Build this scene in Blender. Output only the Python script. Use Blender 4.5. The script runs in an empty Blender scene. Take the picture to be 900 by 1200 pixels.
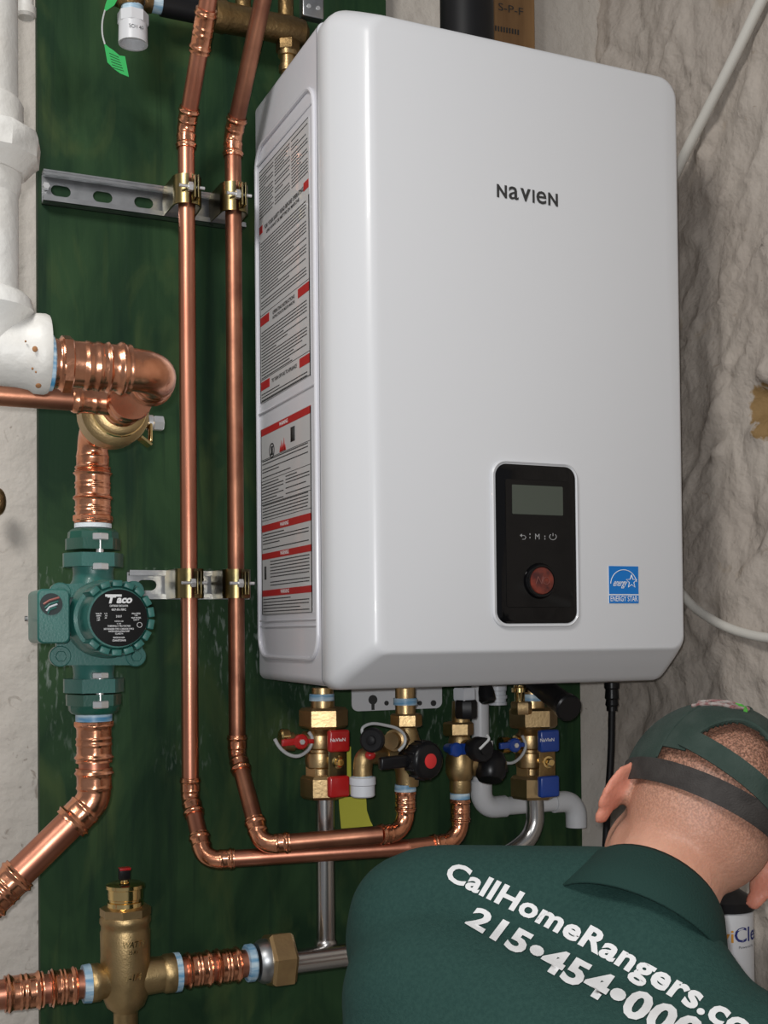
import bpy, bmesh, math, random
from mathutils import Vector, Matrix, noise
from mathutils.bvhtree import BVHTree
random.seed(7)
V = Vector
scene = bpy.context.scene
col = scene.collection
PI = math.pi
R = math.radians

# ------------------------------------------------------------------ camera
F = 1390.0; YAW = R(24.0); PITCH = R(1.19); ROLL = R(0.55); PU, PV = 450.0, 711.0
CAM = V((0, -1.61, 1.5))
_d0 = V((math.sin(YAW), math.cos(YAW), 0)); _r0 = V((math.cos(YAW), -math.sin(YAW), 0)); _z = V((0, 0, 1))
CD = _d0 * math.cos(PITCH) + _z * math.sin(PITCH)
_up = _z * math.cos(PITCH) - _d0 * math.sin(PITCH)
CR = _r0 * math.cos(ROLL) - _up * math.sin(ROLL)
CU = _up * math.cos(ROLL) + _r0 * math.sin(ROLL)
cam_data = bpy.data.cameras.new('camera')
cam_data.sensor_fit = 'VERTICAL'; cam_data.sensor_height = 24.0
cam_data.lens = F * 24.0 / 1200.0
cam_data.shift_y = (PV - 600) / 1200.0
cam_data.clip_start = 0.02
cam = bpy.data.objects.new('camera', cam_data); col.objects.link(cam)
M3 = Matrix((CR, CU, -CD)).transposed()
cam.matrix_world = Matrix.Translation(CAM) @ M3.to_4x4()
scene.camera = cam

# ------------------------------------------------------------------ light
world = bpy.data.worlds.new('world'); scene.world = world; world.use_nodes = True
bg = world.node_tree.nodes['Background']
bg.inputs[0].default_value = (0.93, 0.95, 1.0, 1); bg.inputs[1].default_value = 0.21
def add_light(name, kind, loc, power, color=(1, 1, 1), size=0.1, look=None):
    l = bpy.data.lights.new(name, kind); l.energy = power; l.color = color
    if kind == 'AREA': l.size = size
    else: l.shadow_soft_size = size
    o = bpy.data.objects.new(name, l); col.objects.link(o); o.location = loc
    if look is not None: o.rotation_euler = (V(look) - V(loc)).to_track_quat('-Z', 'Y').to_euler()
    return o
add_light('phone_flash', 'POINT', CAM + CR * -0.012 + CU * 0.016, 30.0, (0.985, 0.99, 1.0), 0.008)
add_light('ceiling_lamp', 'AREA', (-0.6, -1.4, 2.8), 22.0, (1.0, 0.975, 0.94), 0.45, (0.4, -0.2, 1.2))
scene.view_settings.view_transform = 'Standard'
scene.view_settings.look = 'None'
scene.view_settings.exposure = 0.0
scene.view_settings.gamma = 1.0
scene.view_settings.use_curve_mapping = False

# ------------------------------------------------------------------ pixel -> world
def ray(px, py):
    return (CD + CR * ((px - PU) / F) + CU * (-(py - PV) / F))
def P(px, py, yw):                       # point on plane Y = yw
    d = ray(px, py); return CAM + d * ((yw - CAM.y) / d.y)
def PX(px, py, x):                       # point on plane X = x
    d = ray(px, py); return CAM + d * ((x - CAM.x) / d.x)
def C2W(r, u, d): return CAM + CR * r + CU * u + CD * d
def mpp(p): return (V(p) - CAM).dot(CD) / F

# ------------------------------------------------------------------ materials
MATS = {}
def mat(name, color, rough=0.5, metal=0.0, spec=0.5, coat=0.0, noise_amt=0.0, noise_scale=20.0, color2=None,
        bump=0.0, bump_scale=60.0, stretch=None, trans=0.0, rough_var=0.0, emis=None, detail=4.0, ramp=(0.35, 0.65)):
    if name in MATS: return MATS[name]
    m = bpy.data.materials.new(name); m.use_nodes = True; nt = m.node_tree
    b = nt.nodes['Principled BSDF']
    b.inputs['Base Color'].default_value = (*color, 1); b.inputs['Roughness'].default_value = rough
    b.inputs['Metallic'].default_value = metal; b.inputs['Specular IOR Level'].default_value = spec
    b.inputs['Coat Weight'].default_value = coat
    b.inputs['Transmission Weight'].default_value = trans
    tc = nt.nodes.new('ShaderNodeTexCoord'); mp = nt.nodes.new('ShaderNodeMapping')
    nt.links.new(tc.outputs['Object'], mp.inputs[0])
    if stretch: mp.inputs['Scale'].default_value = stretch
    if color2 is not None or rough_var:
        n = nt.nodes.new('ShaderNodeTexNoise'); n.inputs['Scale'].default_value = noise_scale; n.inputs['Detail'].default_value = detail
        nt.links.new(mp.outputs[0], n.inputs['Vector'])
        rp = nt.nodes.new('ShaderNodeMapRange'); rp.inputs[1].default_value = ramp[0]; rp.inputs[2].default_value = ramp[1]
        nt.links.new(n.outputs[0], rp.inputs[0])
        if color2 is not None:
            mx = nt.nodes.new('ShaderNodeMix'); mx.data_type = 'RGBA'
            mx.inputs[6].default_value = (*color, 1); mx.inputs[7].default_value = (*color2, 1)
            nt.links.new(rp.outputs[0], mx.inputs[0]); nt.links.new(mx.outputs[2], b.inputs['Base Color'])
        if rough_var:
            mr = nt.nodes.new('ShaderNodeMapRange'); mr.inputs[3].default_value = rough; mr.inputs[4].default_value = rough + rough_var
            nt.links.new(n.outputs[0], mr.inputs[0]); nt.links.new(mr.outputs[0], b.inputs['Roughness'])
    if bump:
        n2 = nt.nodes.new('ShaderNodeTexNoise'); n2.inputs['Scale'].default_value = bump_scale; n2.inputs['Detail'].default_value = 5
        nt.links.new(mp.outputs[0], n2.inputs['Vector'])
        bp = nt.nodes.new('ShaderNodeBump'); bp.inputs['Strength'].default_value = bump; bp.inputs['Distance'].default_value = 0.004
        nt.links.new(n2.outputs[0], bp.inputs['Height']); nt.links.new(bp.outputs[0], b.inputs['Normal'])
    if emis: b.inputs['Emission Color'].default_value = (*emis[0], 1); b.inputs['Emission Strength'].default_value = emis[1]
    MATS[name] = m
    return m
m_white = mat('white powder coat', (0.63, 0.64, 0.66), 0.32, spec=0.4, coat=0.1)
m_whiteside = mat('white plastic side', (0.66, 0.66, 0.70), 0.28, spec=0.5, coat=0.2)
m_black = mat('black plastic', (0.007, 0.007, 0.008), 0.32, spec=0.3)
m_gloss = mat('black gloss', (0.003, 0.003, 0.0035), 0.08, spec=0.28)
m_rubber = mat('black rubber', (0.007, 0.007, 0.008), 0.5, spec=0.25)
m_print = mat('dark print', (0.03, 0.03, 0.03), 0.6)
m_greyprint = mat('grey print', (0.10, 0.10, 0.11), 0.6)
m_redprint = mat('red print', (0.42, 0.02, 0.02), 0.5)
m_whiteprint = mat('white print', (0.8, 0.8, 0.8), 0.6)
m_label = mat('label paper', (0.56, 0.555, 0.56), 0.35, coat=0.3)
m_copper = mat('bright copper', (0.90, 0.42, 0.25), 0.15, 1.0, color2=(0.60, 0.25, 0.14), noise_scale=45, rough_var=0.18, bump=0.12, bump_scale=90)
m_pipe = mat('copper pipe', (0.72, 0.32, 0.21), 0.26, 1.0, color2=(0.48, 0.19, 0.12), noise_scale=14, stretch=(1, 1, 0.35), rough_var=0.22, bump=0.05, bump_scale=60)
m_pipedull = mat('tarnished copper pipe', (0.50, 0.23, 0.14), 0.30, 1.0, color2=(0.26, 0.11, 0.07), noise_scale=16, rough_var=0.25, bump=0.06)
m_brass = mat('brass', (0.62, 0.44, 0.22), 0.30, 1.0, color2=(0.48, 0.33, 0.17), noise_scale=30, rough_var=0.15, bump=0.07, bump_scale=260)
m_brasscast = mat('cast brass', (0.50, 0.36, 0.18), 0.42, 1.0, color2=(0.38, 0.27, 0.13), noise_scale=35, bump=0.12, bump_scale=500)
m_gold = mat('polished yellow brass', (0.85, 0.62, 0.27), 0.16, 1.0)
m_bronze = mat('dull bronze', (0.32, 0.21, 0.09), 0.42, 1.0, color2=(0.20, 0.13, 0.06), noise_scale=25, bump=0.3, bump_scale=180)
m_zincyel = mat('yellow zinc', (0.30, 0.23, 0.10), 0.30, 1.0, color2=(0.10, 0.095, 0.06), noise_scale=30)
m_steel = mat('galvanized steel', (0.52, 0.53, 0.54), 0.33, 1.0, color2=(0.36, 0.37, 0.38), noise_scale=40, rough_var=0.1)
m_chrome = mat('chrome', (0.80, 0.80, 0.80), 0.34, 0.75)
m_stainless = mat('brushed stainless', (0.50, 0.49, 0.48), 0.26, 1.0)
m_pvc = mat('white pvc', (0.64, 0.65, 0.67), 0.35)
m_pvcgrey = mat('grey white pvc', (0.60, 0.62, 0.66), 0.4)
m_paintpipe = mat('white painted iron', (0.62, 0.615, 0.59), 0.5, color2=(0.54, 0.52, 0.48), noise_scale=12, bump=0.45, bump_scale=55)
m_rust = mat('rust', (0.28, 0.13, 0.05), 0.8)
m_tapeblue = mat('blue thread tape', (0.06, 0.25, 0.45), 0.4, color2=(0.55, 0.68, 0.75), noise_scale=60, stretch=(0.3, 0.3, 3))
m_tapewhite = mat('white thread tape', (0.72, 0.78, 0.82), 0.5, bump=0.4, bump_scale=120)
m_pump = mat('green cast iron paint', (0.020, 0.125, 0.105), 0.38, color2=(0.030, 0.155, 0.13), noise_scale=25, bump=0.07, bump_scale=400, coat=0.15)
m_flange = mat('darker green flange paint', (0.008, 0.085, 0.058), 0.35, bump=0.07, bump_scale=400, coat=0.2)
m_red = mat('red vinyl', (0.42, 0.012, 0.012), 0.32, coat=0.2)
m_blue = mat('blue vinyl', (0.01, 0.05, 0.28), 0.32, coat=0.2)
m_clear = mat('translucent grey strap', (0.45, 0.46, 0.46), 0.4)
m_yellow = mat('yellow paper tag', (0.55, 0.55, 0.06), 0.7)
m_greentag = mat('green paper tag', (0.03, 0.42, 0.10), 0.6)
m_lcd = mat('lcd glass', (0.060, 0.072, 0.058), 0.15, spec=0.4)
m_reddial = mat('dark red dial', (0.20, 0.035, 0.02), 0.22, color2=(0.05, 0.01, 0.01), noise_scale=70)
m_bluelabel = mat('blue label', (0.0, 0.16, 0.52), 0.35)
m_cream = mat('cream vinyl tube', (0.62, 0.60, 0.55), 0.45)
m_shirt = mat('dark green pique cotton', (0.014, 0.043, 0.037), 0.85, color2=(0.019, 0.053, 0.045), noise_scale=300, bump=0.35, bump_scale=700, spec=0.2)
m_collar = mat('ribbed green collar', (0.012, 0.036, 0.030), 0.85, bump=0.3, bump_scale=500, spec=0.2)
m_shirtprint = mat('white screen print', (0.62, 0.62, 0.62), 0.7)
m_cap = mat('dusty green cotton cap', (0.012, 0.030, 0.022), 0.85, color2=(0.026, 0.045, 0.036), noise_scale=40, bump=0.3, bump_scale=500)
m_strap = mat('dark elastic strap', (0.020, 0.016, 0.014), 0.75, color2=(0.035, 0.03, 0.027), noise_scale=60, bump=0.3, bump_scale=600)
m_trouser = mat('black work trousers', (0.015, 0.016, 0.02), 0.85, bump=0.3, bump_scale=300)
m_boot = mat('brown leather boot', (0.06, 0.03, 0.015), 0.6)
m_eye = mat('eye white', (0.8, 0.8, 0.78), 0.2)

def wood_mat():
    m = bpy.data.materials.new('green stained plywood'); m.use_nodes = True; nt = m.node_tree; N = nt.nodes; L = nt.links
    b = N['Principled BSDF']; b.inputs['Roughness'].default_value = 0.6; b.inputs['Specular IOR Level'].default_value = 0.15
    tc = N.new('ShaderNodeTexCoord')
    def nz(scale, st, det=4, dist=0.0):
        mp = N.new('ShaderNodeMapping'); mp.inputs['Scale'].default_value = st; L.new(tc.outputs['Object'], mp.inputs[0])
        n = N.new('ShaderNodeTexNoise'); n.inputs['Scale'].default_value = scale; n.inputs['Detail'].default_value = det
        n.inputs['Distortion'].default_value = dist; L.new(mp.outputs[0], n.inputs['Vector']); return n.outputs[0]
    def mapr(x, a, c):
        r = N.new('ShaderNodeMapRange'); r.inputs[1].default_value = a; r.inputs[2].default_value = c; L.new(x, r.inputs[0]); return r.outputs[0]
    def mix(f, A, B):
        mx = N.new('ShaderNodeMix'); mx.data_type = 'RGBA'; L.new(f, mx.inputs[0])
        for i, q in ((6, A), (7, B)):
            if isinstance(q, tuple): mx.inputs[i].default_value = (*q, 1)
            else: L.new(q, mx.inputs[i])
        return mx.outputs[2]
    c = mix(mapr(nz(7, (1.2, 1, 0.5), 6, 1.6), 0.36, 0.64), (0.009, 0.030, 0.013), (0.026, 0.062, 0.024))
    c = mix(mapr(nz(10, (1.0, 1, 0.45), 5, 1.5), 0.53, 0.8), c, (0.055, 0.085, 0.028))
    c = mix(mapr(nz(26, (1.6, 1, 0.10), 4, 0.8), 0.54, 0.8), c, (0.006, 0.022, 0.012))
    # pale scuffs below the middle of the board
    sx = N.new('ShaderNodeSeparateXYZ'); L.new(tc.outputs['Object'], sx.inputs[0])
    mk = mapr(nz(170, (1.0, 1, 0.30), 8, 0.4), 0.54, 0.70)
    patch = mapr(nz(9, (1, 1, .6), 2), 0.46, 0.62)
    zz = N.new('ShaderNodeMath'); zz.operation = 'COMPARE'; zz.inputs[1].default_value = 1.08; zz.inputs[2].default_value = 0.14
    L.new(sx.outputs[2], zz.inputs[0])
    mu = N.new('ShaderNodeMath'); mu.operation = 'MULTIPLY'; L.new(mk, mu.inputs[0]); L.new(patch, mu.inputs[1])
    mu2 = N.new('ShaderNodeMath'); mu2.operation = 'MULTIPLY'; L.new(mu.outputs[0], mu2.inputs[0]); L.new(zz.outputs[0], mu2.inputs[1])
    c = mix(mu2.outputs[0], c, (0.17, 0.21, 0.18))
    L.new(c, b.inputs['Base Color'])
    bp = N.new('ShaderNodeBump'); bp.inputs['Strength'].default_value = 0.25; bp.inputs['Distance'].default_value = 0.002
    L.new(nz(70, (1.5, 1, 0.08), 4), bp.inputs['Height']); L.new(bp.outputs[0], b.inputs['Normal'])
    return m
m_board = wood_mat()

def wall_mat(name, ca, cb, dirt, patch=False):
    m = bpy.data.materials.new(name); m.use_nodes = True; nt = m.node_tree; N = nt.nodes; L = nt.links
    b = N['Principled BSDF']; b.inputs['Roughness'].default_value = 0.75; b.inputs['Specular IOR Level'].default_value = 0.25
    tc = N.new('ShaderNodeTexCoord')
    def nz(scale, det=5, dist=0.0):
        n = N.new('ShaderNodeTexNoise'); n.inputs['Scale'].default_value = scale; n.inputs['Detail'].default_value = det
        n.inputs['Distortion'].default_value = dist; L.new(tc.outputs['Object'], n.inputs['Vector']); return n.outputs[0]
    def mapr(x, a, c, lo=0.0, hi=1.0):
        r = N.new('ShaderNodeMapRange'); r.inputs[1].default_value = a; r.inputs[2].default_value = c
        r.inputs[3].default_value = lo; r.inputs[4].default_value = hi; L.new(x, r.inputs[0]); return r.outputs[0]
    def mix(f, A, B):
        mx = N.new('ShaderNodeMix'); mx.data_type = 'RGBA'; L.new(f, mx.inputs[0])
        for i, q in ((6, A), (7, B)):
            if isinstance(q, tuple): mx.inputs[i].default_value = (*q, 1)
            else: L.new(q, mx.inputs[i])
        return mx.outputs[2]
    c = mix(mapr(nz(5), 0.35, 0.65), ca, cb)
    c = mix(mapr(nz(38, 6, 1.5), 0.66, 0.74, 0, 0.55), c, dirt)
    c = mix(mapr(nz(9, 6, 0.5), 0.68, 0.76, 0, 0.35), c, (0.30, 0.20, 0.09))
    if patch:                       # broken plaster showing the brown stone
        for q, rad in ((PX(890, 475, 1.135), .028), (PX(893, 500, 1.135), .018)):
            d = N.new('ShaderNodeVectorMath'); d.operation = 'DISTANCE'; L.new(tc.outputs['Object'], d.inputs[0]); d.inputs[1].default_value = q
            ad = N.new('ShaderNodeMath'); ad.operation = 'MULTIPLY_ADD'; L.new(nz(60, 4), ad.inputs[0]); ad.inputs[1].default_value = .045; L.new(d.outputs['Value'], ad.inputs[2])
            c = mix(mapr(ad.outputs[0], rad + .020, rad + .026, 1, 0), c, (0.26, 0.165, 0.07))
    L.new(c, b.inputs['Base Color'])
    bp = N.new('ShaderNodeBump'); bp.inputs['Strength'].default_value = 0.8 if patch else 0.55; bp.inputs['Distance'].default_value = 0.008
    L.new(nz(45, 6), bp.inputs['Height']); L.new(bp.outputs[0], b.inputs['Normal'])
    return m
m_wall = wall_mat('cream painted plaster', (0.50, 0.46, 0.41), (0.56, 0.52, 0.47), (0.14, 0.10, 0.07))
m_wall2 = wall_mat('rough greyish plaster', (0.40, 0.35, 0.305), (0.45, 0.40, 0.35), (0.24, 0.18, 0.13), True)
m_floor = mat('concrete floor', (0.30, 0.29, 0.27), 0.8, color2=(0.38, 0.36, 0.34), noise_scale=6, bump=0.3)

# ------------------------------------------------------------------ mesh builder
ORG = {}
def perp(a):
    a = a.normalized(); h = V((0, 0, 1)) if abs(a.z) < 0.9 else V((1, 0, 0))
    u = a.cross(h).normalized(); return u, a.cross(u).normalized()
class B:
    def __init__(s): s.v = []; s.f = []
    def add(s, vs, fs):
        o = len(s.v); s.v += [V(q) for q in vs]; s.f += [tuple(i + o for i in f) for f in fs]; return s
    def lathe(s, A, axis, prof, seg=24, rot=0.0, ref=None, caps=True):
        A = V(A); axis = V(axis).normalized()
        if ref is not None:
            w = axis.cross(V(ref)).normalized(); u = w.cross(axis).normalized()
        else: u, w = perp(axis)
        vs = []; fs = []
        for t, r in prof:
            for k in range(seg):
                a = rot + 2 * PI * k / seg
                vs.append(A + axis * t + (u * math.cos(a) + w * math.sin(a)) * max(r, 1e-5))
        n = len(prof)
        for i in range(n - 1):
            for k in range(seg):
                k2 = (k + 1) % seg
                fs.append((i * seg + k, i * seg + k2, (i + 1) * seg + k2, (i + 1) * seg + k))
        if caps:
            if prof[0][1] > 1e-4: fs.append(tuple(range(seg - 1, -1, -1)))
            if prof[-1][1] > 1e-4: fs.append(tuple((n - 1) * seg + k for k in range(seg)))
        return s.add(vs, fs)
    def cyl(s, A, Bp, r, seg=20, r2=None, bev=0.0):
        A = V(A); Bp = V(Bp); L = (Bp - A).length; r2 = r if r2 is None else r2
        pr = [(0, r), (L, r2)] if not bev else [(0, r - bev), (bev, r), (L - bev, r2), (L, r2 - bev)]
        return s.lathe(A, Bp - A, pr, seg)
    def hexp(s, A, Bp, r, rot=0.0, ref=None, seg=6):
        A = V(A); Bp = V(Bp); L = (Bp - A).length; c = min(L * 0.12, r * 0.12)
        return s.lathe(A, Bp - A, [(0, r - c), (c, r), (L - c, r), (L, r - c)], seg, rot, ref)
    def sweep(s, pts, rf, seg=20, caps=True):
        pts = [V(p) for p in pts]; n = len(pts)
        T = []
        for i in range(n):
            a = pts[max(i - 1, 0)]; b = pts[min(i + 1, n - 1)]; T.append((b - a).normalized())
        u, w = perp(T[0]); vs = []; fs = []; sl = 0.0
        for i in range(n):
            if i:
                sl += (pts[i] - pts[i - 1]).length
                q = T[i - 1].rotation_difference(T[i]); u = q @ u; w = q @ w
            for k in range(seg):
                a = 2 * PI * k / seg
                r = rf(sl, a) if callable(rf) else rf
                vs.append(pts[i] + (u * math.cos(a) + w * math.sin(a)) * r)
        for i in range(n - 1):
            for k in range(seg):
                k2 = (k + 1) % seg
                fs.append((i * seg + k, (i + 1) * seg + k, (i + 1) * seg + k2, i * seg + k2))
        if caps:
            fs.append(tuple(range(seg))); fs.append(tuple((n - 1) * seg + k for k in range(seg - 1, -1, -1)))
        return s.add(vs, fs)
    def box(s, c, dx, dy, dz, ax=None, bev=0.0):     # half sizes
        c = V(c); X, Y, Z = ax if ax else (V((1, 0, 0)), V((0, 1, 0)), V((0, 0, 1)))
        if not bev:
            vs = [c + X * (a * dx) + Y * (b * dy) + Z * (e * dz) for a in (-1, 1) for b in (-1, 1) for e in (-1, 1)]
            return s.add(vs, [(0, 1, 3, 2), (4, 6, 7, 5), (0, 4, 5, 1), (2, 3, 7, 6), (0, 2, 6, 4), (1, 5, 7, 3)])
        bm = bmesh.new(); bmesh.ops.create_cube(bm, size=1)
        for v in bm.verts: v.co = V((v.co.x * 2 * dx, v.co.y * 2 * dy, v.co.z * 2 * dz))
        bmesh.ops.bevel(bm, geom=bm.edges[:], offset=bev, segments=3, affect='EDGES', profile=0.5)
        bm.verts.index_update()
        s.add([c + X * v.co.x + Y * v.co.y + Z * v.co.z for v in bm.verts], [tuple(v.index for v in f.verts) for f in bm.faces])
        bm.free(); return s
    def ball(s, c, rx, ry=None, rz=None, ax=None, nu=20, nv=12):
        ry = ry or rx; rz = rz or rx; c = V(c); X, Y, Z = ax if ax else (V((1, 0, 0)), V((0, 1, 0)), V((0, 0, 1)))
        vs = []; fs = []
        for i in range(nv + 1):
            th = PI * i / nv
            for k in range(nu):
                ph = 2 * PI * k / nu
                vs.append(c + X * (rx * math.sin(th) * math.cos(ph)) + Y * (ry * math.sin(th) * math.sin(ph)) + Z * (rz * math.cos(th)))
        for i in range(nv):
            for k in range(nu):
                k2 = (k + 1) % nu
                fs.append((i * nu + k, (i + 1) * nu + k, (i + 1) * nu + k2, i * nu + k2))
        return s.add(vs, fs)
    def caps(s, A, Bp, r1, r2, seg=18):              # capsule
        A = V(A); Bp = V(Bp); L = (Bp - A).length; pr = []
        for i in range(7): t = PI / 2 * i / 6; pr.append((-r1 * math.cos(t), r1 * math.sin(t)))
        for i in range(7): t = PI / 2 * i / 6; pr.append((L + r2 * math.sin(t), r2 * math.cos(t)))
        return s.lathe(A, Bp - A, pr, seg)
    def torus(s, c, axis, Rr, r, nu=32, nv=10):
        axis = V(axis).normalized(); u, w = perp(axis); c = V(c)
        vs = []; fs = []
        for i in range(nu):
            a = 2 * PI * i / nu; e = u * math.cos(a) + w * math.sin(a)
            for k in range(nv):
                b = 2 * PI * k / nv; vs.append(c + e * (Rr + r * math.cos(b)) + axis * (r * math.sin(b)))
        for i in range(nu):
            for k in range(nv):
                i2 = (i + 1) % nu; k2 = (k + 1) % nv
                fs.append((i * nv + k, i2 * nv + k, i2 * nv + k2, i * nv + k2))
        return s.add(vs, fs)
    def prism(s, pts, off):                          # polygon pts (3D), extruded by off
        n = len(pts); pts = [V(p) for p in pts]; off = V(off)
        return s.add(pts + [p + off for p in pts], [tuple(range(n - 1, -1, -1)), tuple(range(n, 2 * n))] + [(i, (i + 1) % n, n + (i + 1) % n, n + i) for i in range(n)])
    def build(s, name, m, parent=None, kind=None, label=None, smooth=35, origin=None, raw=False):
        o0 = ORG[parent.name] if parent is not None else (V(origin) if origin is not None else V((0, 0, 0)))
        me = bpy.data.meshes.new(name)
        me.from_pydata([tuple(v - o0) for v in s.v], [], s.f)
        bm = bmesh.new(); bm.from_mesh(me)
        if not raw:
            bmesh.ops.remove_doubles(bm, verts=bm.verts, dist=1e-6)
            bmesh.ops.recalc_face_normals(bm, faces=bm.faces)
        bm.to_mesh(me); bm.free()
        me.shade_smooth()
        if smooth < 180: me.set_sharp_from_angle(angle=R(smooth))
        me.materials.append(m)
        o = bpy.data.objects.new(name, me); col.objects.link(o)
        if parent is not None: o.parent = parent
        else: o.location = o0
        ORG[o.name] = o0
        if kind: o['kind'] = kind
        if label: o['label'] = label
        return o
def thing(name, label, cat, loc, group=None):
    o = bpy.data.objects.new(name, None); col.objects.link(o); o.location = V(loc); o.empty_display_size = 0.02
    o['label'] = label; o['category'] = cat
    if group: o['group'] = group
    ORG[o.name] = V(loc); return o
def tag(o, label, cat, group=None):
    o['label'] = label; o['category'] = cat
    if group: o['group'] = group
    return o

# text ---------------------------------------------------------------
_tc = {}
def glyphs(txt, bold=0.0, spacing=1.0):
    key = (txt, bold, spacing)
    if key in _tc: return _tc[key]
    cu = bpy.data.curves.new('t', 'FONT'); cu.body = txt; cu.offset = bold; cu.space_character = spacing; cu.resolution_u = 3
    o = bpy.data.objects.new('t', cu); col.objects.link(o)
    dg = bpy.context.evaluated_depsgraph_get(); dg.update()
    me = bpy.data.meshes.new_from_object(o.evaluated_get(dg))
    vs = [v.co.copy() for v in me.vertices]; fs = [tuple(p.vertices) for p in me.polygons]
    bpy.data.objects.remove(o); bpy.data.curves.remove(cu); bpy.data.meshes.remove(me)
    x0 = min(v.x for v in vs); x1 = max(v.x for v in vs); y0 = min(v.y for v in vs); y1 = max(v.y for v in vs)
    _tc[key] = (vs, fs, x0, x1, y0, y1); return _tc[key]
def text(b, txt, org, xd, yd, w, h, lift=None, bold=0.0, shear=0.0, spacing=1.0):
    """fit txt into w x h with its lower left at org"""
    vs, fs, x0, x1, y0, y1 = glyphs(txt, bold, spacing)
    xd = V(xd).normalized(); yd = V(yd).normalized(); nrm = xd.cross(yd); out = []
    for v in vs:
        a = (v.x - x0) / (x1 - x0) * w; c = (v.y - y0) / (y1 - y0) * h
        out.append(V(org) + xd * (a + shear * c) + yd * c + nrm * (lift or 0.0))
    b.add(out, fs)

# ------------------------------------------------------------------ swept copper
def arc_path(A, C, E, Rb, n=9):
    A, C, E = V(A), V(C), V(E); a = (C - A).normalized(); e = (E - C).normalized()
    th = a.angle(e); t = Rb * math.tan(th / 2)
    s0 = C - a * t; s1 = C + e * t
    axis = a.cross(e).normalized(); ctr = s0 + axis.cross(a).normalized() * Rb
    pts = []
    for i in range(n + 1):
        q = Matrix.Rotation(th * i / n, 3, axis); pts.append(ctr + q @ (s0 - ctr))
    return s0, s1, pts
def sock_r(s, a, T, L, r, two=True):
    def one(x):
        q = x / L
        if q < 0 or q > 1: return None
        v = 1.15
        if q < 0.10: v = 1.20
        v += 0.15 * math.exp(-((q - 0.24) / 0.085) ** 2)
        if 0.42 < q < 0.78: v += 0.035 * math.cos(6 * a) - 0.01
        if 0.82 < q < 0.92: v += 0.05
        return v
    v = one(s)
    if v is None and two: v = one(T - s)
    if v is None: v = 1.10
    return v * r
def dens(A, E, L, n=16):
    return [V(A).lerp(V(E), i / n) for i in range(n + 1)]
def elbow_fit(parent, A, C, E, r, L, Rb, m=None, name='elbow_fitting'):
    s0, s1, pts = arc_path(A, C, E, Rb)
    a = (V(C) - V(A)).normalized(); e = (V(E) - V(C)).normalized()
    path = dens(s0 - a * L, s0, L)[:-1] + pts + dens(s1, s1 + e * L, L)[1:]
    T = sum((path[i + 1] - path[i]).length for i in range(len(path) - 1))
    B().sweep(path, lambda s, an: sock_r(s, an, T, L, r), 24).build(name, m or m_copper, parent, smooth=60)
    return s0 - a * L * 0.5, s1 + e * L * 0.5
def coupling(parent, c, axis, r, L, m=None, name='press_coupling'):
    axis = V(axis).normalized(); c = V(c)
    path = dens(c - axis * L, c + axis * L, L, 36)
    B().sweep(path, lambda s, an: sock_r(s, an, 2 * L, L, r), 24).build(name, m or m_copper, parent, smooth=60)
def run(root, pts, r, L=None, Rb=None, pm=None, fm=None, joints=()):
    L = L or r * 2.0; Rb = Rb or r * 2.2; pts = [V(p) for p in pts]; prev = pts[0]
    for i in range(1, len(pts) - 1):
        a, c = elbow_fit(root, pts[i - 1], pts[i], pts[i + 1], r, L, Rb, fm)
        if (a - prev).dot(pts[i] - pts[i - 1]) > 0:
            B().cyl(prev, a, r, 24).build('pipe', pm or m_pipe, root)
        prev = c
    if (pts[-1] - prev).dot(pts[-1] - pts[-2]) > 0:
        B().cyl(prev, pts[-1], r, 24).build('pipe', pm or m_pipe, root)
    for c, ax in joints: coupling(root, c, ax, r, L)

# vertical / horizontal lathe given in pixels
def vl(b, u, yw, prof, seg=28, poly=False, rot=0.0, x=None):
    """prof: (v, halfwidth px) from top to bottom"""
    vm = sum(p[0] for p in prof) / len(prof); c = P(u, vm, yw)
    if x is not None: c.x = x
    pr = [(c.z - P(u, v, yw).z, hw * mpp(c)) for v, hw in prof]
    b.lathe(c, (0, 0, -1), pr, seg, rot, ref=(1, 0, 0)); return b
def vh(b, u, yw, v0, v1, hw, seg=6, rot=0.0):
    c = (v1 - v0) * 0.12
    return vl(b, u, yw, [(v0, hw * 0.9), (v0 + c, hw), (v1 - c, hw), (v1, hw * 0.9)], seg, rot=rot)
def hl(b, uc, v, yw, prof, seg=28, rot=0.0, z=None):
    """axis along +X. prof: (u, halfheight px)"""
    c = P(uc, v, yw)
    if z is not None: c.z = z
    pr = [(P(u, v, yw).x - c.x, hh * mpp(P(u, v, yw))) for u, hh in prof]
    b.lathe(c, (1, 0, 0), pr, seg, rot, ref=(0, 0, 1)); return b

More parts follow.
